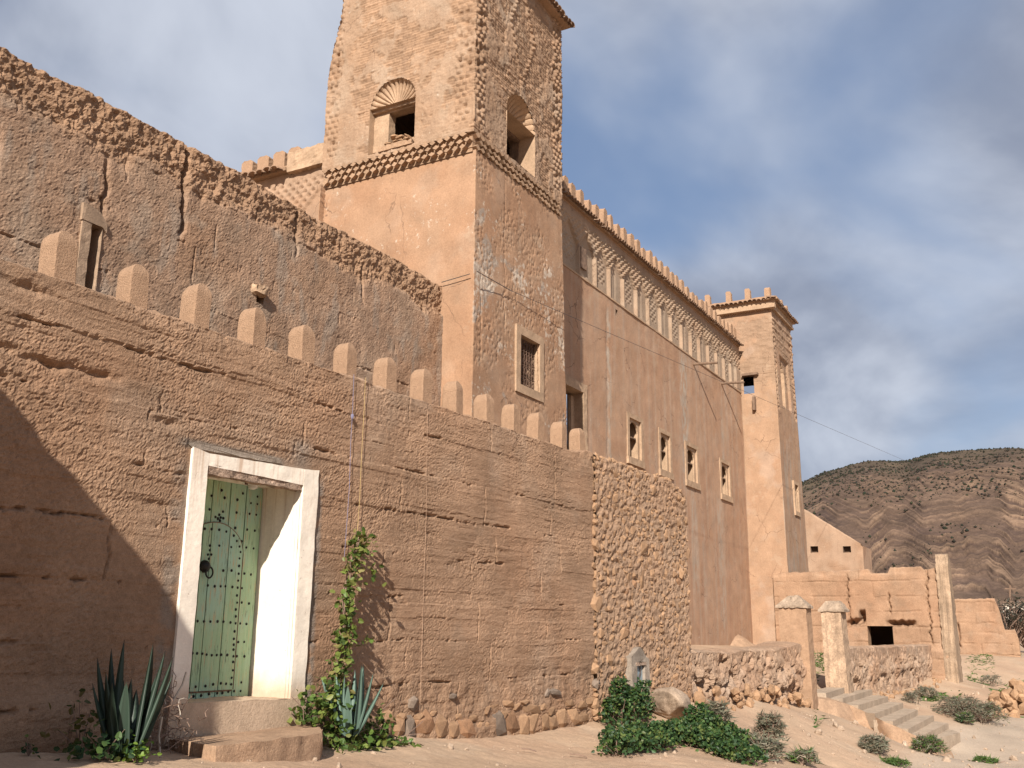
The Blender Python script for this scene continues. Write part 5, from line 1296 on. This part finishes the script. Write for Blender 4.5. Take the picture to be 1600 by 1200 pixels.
# stairs
sn = SN
stt = thing('stone_stairs', 'flight of eight worn cement steps descending from the gate to the road', 'stairs', (28, 4.5, -.6))
zs0 = .12; dz = .148
NL = [onz(*l, zs0-dz*i) for i, (l, r_) in enumerate(sn)]; NR = [onz(*r_, zs0-dz*i) for i, (l, r_) in enumerate(sn)]
for i in range(8):
    zt_ = zs0-dz*i
    if i == 0: bl, br = np.array([25.9, 6.3, 0]), np.array([30.6, 6.2, 0])
    else: bl, br = NL[i-1]+(NL[i-1]-NL[i])*.12, NR[i-1]+(NR[i-1]-NR[i])*.12
    q = [NL[i], NR[i], br, bl]
    V = [(p[0], p[1], zt_-.34) for p in q]+[(p[0], p[1], zt_) for p in q]
    g = G(); g.add(V, [(3, 2, 1, 0), (4, 5, 6, 7), (0, 1, 5, 4), (1, 2, 6, 5), (2, 3, 7, 6), (3, 0, 4, 7)])
    g.build('step', M['step'], stt, rough=.022, sub=.2)
# earthen cheek on the near side of the stairs
g = G(); V = []; F = []
for i in range(9):
    p = NL[i] if i < 8 else NL[7]+(NL[7]-NL[6])*.6
    zt_ = (zs0-dz*min(i, 8))+.0; q = p.copy(); d = np.array([-.55, -.62, 0])*.85
    V += [(p[0]+.15, p[1]+.05, zt_-.10), (p[0]+d[0]*.35, p[1]+d[1]*.35, zt_-.14), (p[0]+d[0], p[1]+d[1], zt_-.85)]
V = [(V[0][0]-1.2, V[0][1]+.9, V[0][2]+.1), (V[1][0]-1.3, V[1][1]+.9, V[1][2]+.1), (V[2][0]-1.5, V[2][1]+.9, V[2][2])]+V
for i in range(9):
    a = i*3; F += [(a, a+1, a+4, a+3), (a+1, a+2, a+5, a+4)]
g.add(V, F); g.build('earth_cheek', M['doorstep'], stt, rough=.03, sub=.2, smooth=True)

fr_ = thing('ruined_wall', 'smaller broken earth wall standing alone far off to the right', 'wall', (62, 4.5, .5))
FR = Fr((62, 0), (0, -1)); fp = lambda x, y: FR.at(x, y)
def fr_h(s, z): return .03*fbm(s, z, .8, 4, 3)+ru_block(s*1.0, z*1.1)*1.5+.012*fbm(s, z, 5, 3, 2)-.25*np.exp(-((s-1.35-.1*vn(z*3, z*0, 3))/.05)**2)*box01(z, .9, 2.2, .1)
u0 = -7.2
def frt(s):
    u = s+u0; e = [fp(x, 960)[0] for x in (1490, 1556, 1562, 1567, 1583, 1592)]; zz_ = [fp(1550, 937)[1], fp(1550, 936)[1], fp(1555, 955)[1], fp(1567, 985)[1], fp(1580, 985)[1], .8]
    return np.interp(u, e, zz_)+.05*fbm(u, u*0, 2, 3, 5)
wall('wall_body', [(62, 7.2), (62, -fp(1594, 1020)[0])], -.1, 3.6, .05, fr_h, ru_c, M['earth'], fr_, ztop=frt, zflat=.5, thick=.5)

# ================================================================== neighbour that throws the big shadow on the left
nb = thing('side_wall', 'plain earth wall just outside the picture that shades the left end', 'wall', (1.0, 5.8, .6))
g = G(); f0 = Fr((1.2, 0), (0, -1))
g.prism(f0, [(-7.6, -.2), (-4.78, -.2), (-4.78, 4.30), (-5.1, 4.60), (-5.7, 4.9), (-7.6, 5.0)], -.45, 0)
g.build('wall_body', M['merlon'], nb, rough=.07, sub=.15)

# ================================================================== plants
def leaves(P, size, cols, name, parent, aspect=0.75, up=0.5, lean=None, fold=0.25, jit=0.35, shape='round'):
    """one small folded blade at each point of P"""
    n = len(P); P = np.asarray(P, float)
    d = RNG.normal(size=(n, 3)); d /= np.linalg.norm(d, axis=1)[:, None]
    if lean is not None: d = d*0.8+lean
    d[:, 2] = d[:, 2]*(1-up)+up*0.2; d /= np.linalg.norm(d, axis=1)[:, None]
    w = np.cross(d, RNG.normal(size=(n, 3))); w /= np.linalg.norm(w, axis=1)[:, None]
    q = np.cross(d, w)
    s = size*RNG.uniform(1-jit, 1+jit, n)[:, None]
    if shape == 'round':
        pts = [P, P+d*s*.35+w*s*aspect*.5+q*s*fold*.4, P+d*s*.8+w*s*aspect*.32+q*s*fold*.3, P+d*s, P+d*s*.8-w*s*aspect*.32+q*s*fold*.3, P+d*s*.35-w*s*aspect*.5+q*s*fold*.4]
        T = [(0, 1, 2, 3), (0, 3, 4, 5)]
    else:
        pts = [P-w*s*aspect*.5, P+w*s*aspect*.5, P+d*s]; T = [(0, 1, 2)]
    k = len(pts); V = np.stack(pts, 1).reshape(-1, 3)
    F = (np.array(T)[None]+np.arange(n)[:, None, None]*k).reshape(-1, len(T[0]))
    cols = np.asarray(cols); c = cols[RNG.integers(0, len(cols), n)]*RNG.uniform(.75, 1.25, (n, 1))
    return mk(name, V, F, M['leaf'], parent, np.repeat(c[:, None], k, 1).reshape(-1, 3), smooth=False)
GREENS = [(.055, .10, .022), (.075, .13, .03), (.10, .15, .035), (.045, .08, .02)]
VINE = [(.13, .17, .035), (.09, .14, .03), (.17, .19, .05), (.06, .10, .022), (.20, .17, .06)]
IVY = [(.028, .062, .02), (.04, .085, .025), (.065, .115, .03), (.022, .05, .018), (.034, .07, .022), (.10, .13, .035)]
GREY = [(.17, .165, .115), (.13, .135, .09), (.22, .195, .14), (.11, .11, .075), (.20, .15, .10)]

def agave(name, label, x, y, z, spec, colr):
    t = thing(name, label, 'agave', (x, y, z)); 
    for (yaw, tilt, L, wd, bend) in spec:
        n = 12; V = []; F = []; C = []; tone = random.uniform(.65, 1.1)
        pos = np.array([x, y, z])+np.array([cos(yaw), sin(yaw), 0])*0.05; a = tilt
        for i in range(n+1):
            q = i/n; wv = wd*(0.75+0.9*q-1.0*q*q)*(1-q**3.2)+0.001; wv = wd*min(1, .62+1.5*q)*(1-q**2.6)+.001
            di = np.array([cos(yaw)*sin(a), sin(yaw)*sin(a), cos(a)]); si = np.array([-sin(yaw), cos(yaw), 0]); up_ = np.cross(si, di)
            th = .022*(1-q)+.003; cup = .33*wv
            V += [pos-si*wv*.5-up_*(-cup), pos-si*wv*.25-up_*(-cup*.35), pos, pos+si*wv*.25-up_*(-cup*.35), pos+si*wv*.5-up_*(-cup), pos+up_*(-th)]
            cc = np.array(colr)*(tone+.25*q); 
            if q > .96: cc = np.array((.05, .03, .02))
            C += [cc*1.15, cc, cc*.9, cc, cc*1.15, cc]
            pos = pos+di*L/n; a += bend/n
        for i in range(n):
            b = i*6
            for j in range(4): F.append((b+j, b+j+1, b+6+j+1, b+6+j))
            F.append((b+4, b+5, b+11, b+10)); F.append((b+5, b, b+6, b+11))
        mk('leaf', V, F, M['agave'], t, np.array(C), smooth=True)
    return t
r = random.Random(11)
def gpos(fr, px, py, d):
    u, z = fr.at(px, py, d); p = fr.p(u, z, d); p[2] = float(gz(p[0], p[1])); return p
pa = gpos(FW, 196, 1172, .62)
spec = [(r.uniform(0, 2*pi), r.uniform(.04, .5), r.uniform(.72, .98), r.uniform(.1, .14), r.uniform(-.1, .12)) for _ in range(7)]
vx = atan2(-FWD[0], FWD[1])   # picture-plane direction
side = atan2(RT[1], RT[0])
spec = [(a, b, c*.8, d, e) for a, b, c, d, e in spec]
spec += [(side, .42, .92, .135, -.05), (side+.2, .26, .95, .13, .0), (side+pi, .42, .9, .12, -.06), (side+pi-.3, .26, .96, .12, .0), (side, .10, 1.0, .15, .03), (side+pi, .06, 1.02, .14, .0), (side+.4, .52, .78, .09, -.1), (side+pi+.3, .55, .7, .09, -.1)]
spec = [(a, b*.8, c*.82, d*.9, e) for a, b, c, d, e in spec]
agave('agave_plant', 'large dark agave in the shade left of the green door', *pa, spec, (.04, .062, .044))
pb_ = gpos(FW, 548, 1135, .38)
spec = [(r.uniform(0, 2*pi), r.uniform(.05, .5), r.uniform(.45, .62), r.uniform(.075, .1), r.uniform(-.1, .1)) for _ in range(8)]
spec += [(side, .5, .55, .08, -.05), (side, .25, .6, .09, 0), (side+pi, .45, .55, .08, -.05), (side+pi, .2, .62, .09, 0), (side-.6, .08, .66, .1, 0), (side+.9, .12, .66, .1, 0)]
pb_[2] += .12
agave('agave_plant', 'smaller sunlit blue green agave at the foot of the climbing vine', *pb_, spec, (.12, .185, .145))

# climbing vine right of the door
vn_ = thing('climbing_vine', 'leafy vine climbing the earth wall right of the green door', 'vine', FW.p(.75, .45))
VP = [(560, 838, .18), (548, 880, .17), (540, 930, .17), (538, 980, .16), (532, 1020, .17), (524, 1060, .2), (528, 1100, .22), (535, 1140, .2)]
vp = [FW.p(*FW.at(x, y, d), d) for x, y, d in VP]
g = G()
for k in range(5):
    g.tube([p+np.array([r.uniform(-.05, .05), r.uniform(-.03, .03), 0]) for p in vp[(k % 3):]], .008, 4)
g.build('stem', M['twig'], vn_)
P = []
VPT = np.array(vp)
wd = np.array([.08, .09, .075, .075, .09, .12, .17, .2])
for _ in range(640):
    t = r.random()**.9*6.99; i = int(t); f = t-i; p = VPT[i]*(1-f)+VPT[i+1]*f; w = wd[i]*(1-f)+wd[i+1]*f
    P.append(p+np.array([r.gauss(0, w*.55), r.gauss(0, .045)-.02, r.gauss(0, .06)]))
for (bx, by, n, sx) in ((590, 960, 0, .04), (565, 850, 60, .07), (570, 1000, 12, .05), (575, 895, 14, .05), (525, 1000, 25, .06)):
    u, z = FW.at(bx, by, .15)
    for _ in range(n): P.append(FW.p(u+r.gauss(0, sx), z+r.gauss(0, sx), .15+r.uniform(-.06, .1)))
leaves(P, .062, VINE, 'foliage', vn_, up=.2, lean=np.array([-.2, -.5, -.3]))
# tangle at its foot
sp2 = thing('creeper', 'sprawling creeper with pale leaves round the small agave', 'creeper', FW.p(.9, .45))
P = []; tw_ = G()
for (bx, by, n, sx, sz, d) in ((500, 1110, 150, .13, .10, .22), (480, 1110, 50, .06, .07, .15), (530, 1140, 150, .16, .10, .3), (585, 1140, 150, .16, .1, .28), (560, 1165, 110, .2, .05, .42), (615, 1165, 60, .14, .05, .35), (525, 1090, 60, .08, .12, .16)):
    u, z = FW.at(bx, by, d)
    for _ in range(n):
        q = FW.p(u+r.gauss(0, sx), z+r.gauss(0, sz), d+r.gauss(0, .08)); q[2] = max(q[2], float(gz(q[0], q[1]))+.01); P.append(q)
    for _ in range(7):
        a = FW.p(u+r.gauss(0, sx), z+r.gauss(0, sz), d); b = a+np.array([r.gauss(0, .2), r.gauss(0, .06), r.gauss(0, .1)]); tw_.tube([a, (a+b)/2+np.array([0, 0, r.uniform(0, .06)]), b], .004, 4)
leaves(P, .066, VINE[:3]+GREENS[:2], 'foliage', sp2, up=.4, lean=np.array([-.2, -.4, .1])); tw_.build('stem', M['twig'], sp2)
# dry twigs and weeds left of the door
db = thing('dead_bush', 'tangle of dry reddish twigs between the large agave and the door', 'dry bush', gpos(FW, 255, 1160, .25)); g = G(); g2 = G()
for k in range(70):
    u, z = FW.at(r.gauss(258, 16), r.uniform(1085, 1165), .2)
    p = FW.p(u, z, .2+r.gauss(0, .08)); pts = [p]; dv = np.array([r.gauss(0, 1), r.gauss(0, .6), r.gauss(.2, .8)]); 
    for _ in range(5): dv = dv+np.array([r.gauss(0, .8), r.gauss(0, .5), r.gauss(0, .7)]); dv /= np.linalg.norm(dv); pts.append(pts[-1]+dv*.05)
    (g if k % 9 else g2).tube(pts, .0038, 3)
g2.tube([FW.p(*FW.at(270, 1095, .2), .2), FW.p(*FW.at(285, 1070, .2), .2), FW.p(*FW.at(291, 1050, .2), .2)], .008, 4)
g2.tube([FW.p(*FW.at(250, 1180, .3), .3), FW.p(*FW.at(248, 1150, .3), .3), FW.p(*FW.at(253, 1120, .3), .3)], .009, 4)
tag(g.build('twigs', M['twig'], db), kind='stuff'); tag(g2.build('bleached_twigs', M['pale_twig'], db), kind='stuff')
def weed(name, label, cat, px, py, d, n, sx, sz, size, cols, shape='round'):
    u, z = FW.at(px, py, d); base = FW.p(u, z, d); base[2] = float(gz(base[0], base[1]))
    t = thing(name, label, cat, base)
    P = [base+np.array([r.gauss(0, sx), r.gauss(0, sx*.8), abs(r.gauss(0, sz))+.02]) for _ in range(n)]
    g = G()
    for q in P[::max(1, n//10)]: g.tube([base, (base+q)/2+np.array([0, 0, .02]), q], .004, 3)
    g.build('stem', M['twig'], t); leaves(P, size, cols, 'foliage', t, up=.5, shape=shape); return t
weed('weed', 'low weed with yellowing leaves at the shaded foot of the wall', 'weed', 125, 1170, .3, 60, .11, .2, .055, [(.09, .09, .02), (.05, .07, .02), (.12, .10, .03)])
weed('weed', 'small bright curly leaved plant in front of the large agave', 'weed', 212, 1188, .75, 110, .055, .06, .04, [(.10, .17, .025), (.13, .2, .03)])
weed('weed', 'dark low greenery under the left side of the large agave', 'weed', 160, 1180, .65, 160, .13, .08, .05, IVY)
weed('weed', 'tiny dark sprig alone by the foot of the wall', 'weed', 46, 1170, .3, 16, .03, .05, .035, IVY)
# strings hanging down the wall
for nm, col_, pts, lab in (('cord', 'rope_blue', [(553, 585), (551, 640), (548, 690), (546, 760), (541, 830), (538, 870)], 'faded blue cord hanging down the wall above the vine'), ('cord', 'rope_yellow', [(571, 590), (569, 640), (565, 710), (562, 780), (558, 835)], 'straw coloured cord hanging from the wall top to the vine'), ('cord', 'rope_pink', [(668, 640), (666, 800), (661, 950), (656, 1110)], 'thin dusty cord hanging down the bare wall right of the vine')):
    g = G(); q = [FW.p(*FW.at(x, y, .035), .035) for x, y in pts]
    if col_ == 'rope_pink': q = [FW.p(*FW.at(x, y, .016), .016) for x, y in pts]
    g.tube(q, .0028 if col_ != 'rope_pink' else .002, 5)
    if col_ == 'rope_blue': g.tube([q[1]+[0, 0, -.05], q[1]+[0, 0, -.07], q[1]+[0, 0, -.1]], [.012, .02, .01], 6)
    tag(g.build(nm, M[col_], None, smooth=True), lab, 'cord', kind='thing')

# green creeper and shrubs at the foot of the stone wall
def clump(name, label, cat, blobs, size, cols, shape='round', group=None, up=.3, aspect=.75):
    """blobs: picture spot of the foot, half width, height, count"""
    first = None; P = []; g = G(); t = None
    for (x, y, z) , w, dpt, h, n in blobs:
        z = float(gz(x, y)); 
        if t is None: t = thing(name, label, cat, (x, y, z), group)
        for _ in range(n):
            a = r.uniform(0, 2*pi); q = r.random()**.45; e = r.random()**.6
            if shape == 'blade' and vn(np.array(2.2*cos(a)+x*3), np.array(2.2*sin(a)+e*2+y*3), 6) < -.12: continue
            rr_ = sqrt(max(.05, 1-e*e*.8))
            P.append(np.array([x+w*q*rr_*cos(a), y+dpt*q*rr_*sin(a), z+.02+h*e*(.85+.3*vn(np.array(a*2+x), np.array(e*3.0), 4))]))
        for _ in range(max(3, n//(60 if shape == 'round' else 30))):
            q = P[-1-r.randrange(min(n, len(P)))]*1.0; q = q+(q-np.array([x, y, z]))*(0 if shape == 'round' else r.uniform(0, .3)); g.tube([np.array([x+r.gauss(0, w*.2), y, z]), (np.array([x, y, z])+q)/2, q], .006, 3)
    tag(g.build('stem', M['twig'], t), kind='stuff'); leaves(P, size, cols, 'foliage', t, up=up, shape=shape, aspect=aspect); return t
def gp(px, py, z): 
    for _ in range(6):
        w = onz(px, py, z); z = float(gz0(w[0], w[1]))
    return (w[0], w[1], z)
u_ = lambda px, d: FW.p(FW.at(px, 1080, d)[0], 0, d)
b1 = u_(968, .3); b2 = u_(990, .35); b3 = u_(1006, .3)
b0 = u_(953, .22)
clump('ivy', 'dark green ivy mound at the foot of the stone wall under the niche', 'ivy', [(tuple(b0), .22, .14, .42, 350), (tuple(b1), .33, .18, .72, 800), (tuple(b2), .4, .2, .60, 900), (tuple(b3), .3, .16, .66, 350)]
      + [(gp(x, 1122+(x-960)*.315+dy, 0), .36, .24, .24+.05*sin(x*.7), 300) for x in range(962, 1178, 14) for dy in (-9, 5)]
      + [(gp(x, y, 0), .34, .26, h_, 450) for x, y, h_ in ((1090, 1148, .5), (1098, 1156, .42), (1112, 1160, .4), (1130, 1166, .36), (1035, 1140, .3), (1150, 1178, .34))], .052, IVY)
def shrub(label, px, py, z, w, h, n, cols=GREY, size=.075, nm='shrub', grp='grey desert shrubs on the slope'):
    return clump(nm, label, 'shrub', [(gp(px, py, z), w, w*.8, h, int(n*1.7))], size*1.5, cols, shape='blade', group=grp, up=.62, aspect=.2)
shrub('feathery grey shrub on the sand just behind the ivy', 1118, 1128, -.1, .38, .48, 1100)
shrub('round grey shrub alone on the sandy slope right of the ivy', 1203, 1160, -.4, .36, .46, 1300)
shrub('sparse grey shrub at the right tip of the ivy', 1196, 1188, -.4, .36, .3, 800)
shrub('low grey green shrub on the slope below the stair cheek', 1366, 1168, -.9, .42, .3, 1200)
shrub('small pale shrub between ivy and sand at the picture foot', 1172, 1172, -.2, .25, .26, 500)
shrub('green grey shrub hugging the foot of the lowest step', 1452, 1178, -1, .5, .36, 1300, GREY+GREENS)
shrub('dark green shrub right beside the lowest step', 1512, 1158, -1, .35, .3, 900, GREY+IVY)
shrub('wide grey shrub on the bank above the road', 1500, 1120, -.9, 1.1, .6, 2000)
shrub('grey shrub with green shoots on the bank beside the rubble pile', 1535, 1128, -1, 1.0, .55, 1800, GREY+GREENS[:1])
shrub('small shrub below the foot of the tall end pier', 1447, 1085, -.5, .55, .35, 700)
shrub('tiny grey tuft in the middle of the bank', 1425, 1098, -.6, .4, .3, 400)
shrub('grey tuft on the pale bank right of the tall pier', 1548, 1068, -.5, .7, .5, 600)
shrub('grass tuft in the bottom right corner by the road', 1540, 1192, -1.1, .4, .12, 500, GREENS)
shrub('flat green tuft at the picture foot left of the road', 1395, 1190, -1, .45, .1, 450, GREENS)
shrub('dry yellowish grass tuft at the bottom edge below the slope', 1255, 1196, -.6, .3, .2, 500, GREY+GREENS[:2])
gr_ = []
for (x0, x1, y0, y1, z, n) in ((1508, 1552, 1024, 1034, .3, 900), (1265, 1292, 1022, 1030, .5, 500), (1265, 1290, 1046, 1052, .4, 500), (1440, 1475, 1082, 1096, -.5, 500), (1545, 1580, 1078, 1100, -.8, 700), (1560, 1600, 1040, 1056, -.2, 500), (1480, 1500, 1072, 1080, -.4, 200)):
    for _ in range(n):
        w = gp(r.uniform(x0, x1), r.uniform(y0, y1), z); gr_.append((w[0], w[1], float(gz(w[0], w[1]))))
tag(leaves(gr_, .16, GREENS, 'grass', None, shape='blade', up=.8, aspect=.3), label='scattered patches of short green grass', cat='grass', kind='stuff')

# ================================================================== stones, rubble, boulder
bo = FW.p(FW.at(1046, 1110, .35)[0], 0, .35); BOP = (bo[0], bo[1], float(gz0(bo[0], bo[1]))+.18)
bb = rockmesh('boulder', 77, M['boulder'], 5, rough=.0)
vb = np.array([v.co for v in bb.vertices]); nb_ = vb/np.linalg.norm(vb, axis=1)[:, None]
hb_ = .05*fbm(vb[:, 0]+vb[:, 1]*1.3, vb[:, 2]-vb[:, 1]*.8, 3, 5, 3)-.03*np.abs(fbm(vb[:, 0]*1.2-vb[:, 1], vb[:, 2]+vb[:, 0]*.4, 5, 4, 8)); vb = vb+nb_*hb_[:, None]
bb.vertices.foreach_set('co', vb.astype(np.float32).ravel()); bb.polygons.foreach_set('use_smooth', np.ones(len(bb.polygons), bool)); bb.update()
o = inst(bb, 'boulder', None, BOP, (.25, .15, .5), (1.4, .7, .62)); tag(o, 'big pale boulder among the ivy at the end of the stone wall', 'boulder', kind='thing')
rp_ = thing('rubble_pile', 'pile of pale orange rubble stones at the right edge', 'rubble pile', gp(1590, 1115, -1))
for k in range(60):
    w = gp(r.uniform(1545, 1640), r.uniform(1100, 1125), -1); hh = max(0, 1-abs((800+0*k)-800))  
    w = np.array(w); q = r.random(); c_ = np.array(gp(1596, 1116, -1)); off = w-c_; k_ = max(0, 1-np.linalg.norm(off[:2]*[.25, .5]))
    s_ = r.uniform(.2, .6)*(.6+.6*k_)
    inst(r.choice(ROCK['stone']), 'rock', rp_, (w[0], w[1], w[2]+r.random()*1.0*k_+.05), (r.uniform(0, 3), r.uniform(0, 3), r.uniform(0, 3)), (s_*1.3, s_, s_*.8))
V, F, nv = [], [], 0
for k in range(1500):
    if k < 900: x, y = r.uniform(5, 24), r.uniform(.8, 6.3)
    else: x, y = r.uniform(18, 48), r.uniform(0, 5.8)
    s_ = r.uniform(.006, .022)*(1 if r.random() < .88 else r.uniform(2, 4.5))*(1 if x < 20 else 2.2)
    if y > 6.5-.038*x: continue
    me = ROCK['stone'][k % 7]; mt_ = Matrix.LocRotScale(Vector((x, y, float(gz(x, y))+s_*.15)), Euler((r.uniform(0, 3), r.uniform(0, 3), 0)), Vector((s_*1.5, s_*1.5, s_)))
    V += [mt_ @ v.co for v in me.vertices]; F += [tuple(i+nv for i in f.vertices) for f in me.polygons]; nv = len(V)
tag(mk('gravel', V, F, M['boulder'], None, smooth=False), label='loose pebbles strewn over the dusty ground', cat='gravel', kind='stuff')
for (a, b, lab) in (((815, 1173), (838, 1177), 'short dark stick lying on the pale path'), ((890, 1181), (917, 1186), 'thin pale stick lying further along the path')):
    g = G(); p, q = np.array(gp(*a, .1)), np.array(gp(*b, .1)); g.tube([p+[0, 0, .02], (p+q)/2+[0, 0, .03], q+[0, 0, .02]], .008, 5)
    tag(g.build('stick', M['twig'], None), lab, 'stick', kind='thing')

# ================================================================== cable and far things
g = G()
A_ = TF.p(*TF.at(798, 454, .12), .12)
B_ = np.array([150.0, 18.0, 0]); 
Bq = Fr((150, 0), (0, -1)).at(1600, 800); B_ = np.array([150.0, -Bq[0], Bq[1]])
N_ = 40; g.tube([A_*(1-i/N_)+B_*(i/N_)-np.array([0, 0, 0*sin(pi*i/N_)]) for i in range(N_+1)], .0065, 5)
tag(g.build('power_cable', M['cable'], None, smooth=True), 'long black cable running from the near tower across the building to the right', 'cable', kind='thing')
g = G(); g.tube([TL.p(*TL.at(690, 441, .04), .04), TL.p(*TL.at(734, 428, .04), .04)], .01, 5); g.tube([TF.p(16.85, TL.at(734, 428)[1], .2), A_], .01, 5)
tag(g.build('wall_cable', M['cable'], None), 'short black cable fixed round the corner of the near tower', 'cable', kind='thing')
PX = Fr((130, 0), (0, -1))
up_ = PX.at(1578, 914); dn_ = PX.at(1574, 968)
g = G(); g.tube([PX.p(dn_[0], dn_[1]-3), PX.p(up_[0], up_[1])], [.14, .10], 7); g.box(PX, up_[0]-.6, up_[0]+.6, up_[1]-.5, up_[1]-.36, -.06, .06)
tag(g.build('utility_pole', M['wood'], None), 'distant wooden utility pole in front of the striped hill', 'pole', kind='thing')
wp = PX.at(1600, 946); g = G(); g.box(PX, wp[0]-2.2, wp[0]+.4, wp[1]-1.6, wp[1], -4, 0); wh = thing('white_house', 'small distant white house at the right edge behind dark trees', 'house', (130, 0, 0)); g.build('wall', M['white'], wh)
g = G(); g.box(PX, wp[0]-2.3, wp[0]+.5, wp[1], wp[1]+.15, -4.1, .1); g.build('roof', M['cement'], wh)
TX = Fr((100, 0), (0, -1))
for k, (px_, py_, h_) in enumerate(((1572, 1005, 4.2), (1586, 1005, 4.6), (1601, 1008, 4.0), (1622, 1010, 5.0))):
    u, z = TX.at(px_, py_); b = TX.p(u, z-.6, -k*1.5); t = thing('bare_tree', ['dark leafless tree nearest the broken far wall', 'dark leafless tree second from the far wall', 'dark leafless tree by the right edge', 'dark tree just past the right edge'][k], 'tree', b, 'dark trees by the far road')
    g = G(); P = []
    for _ in range(60):
        a = r.uniform(0, 2*pi); tip = b+np.array([r.gauss(0, 1.3), r.gauss(0, 1.1), h_*r.uniform(.5, 1)]); md = (b+tip)/2+np.array([r.gauss(0, .3), r.gauss(0, .3), .3])
        g.tube([b+[0, 0, .2], md, tip], [.07, .04, .015], 4); P += [tip*(1-q)+md*q+np.array([r.gauss(0, .3), r.gauss(0, .3), r.gauss(0, .25)]) for q in np.linspace(0, .8, 9)]
    g.build('branch', M['twig'], t); leaves(P, .5, [(.05, .045, .03), (.035, .035, .022), (.07, .055, .04)], 'crown', t, shape='blade', aspect=.25)
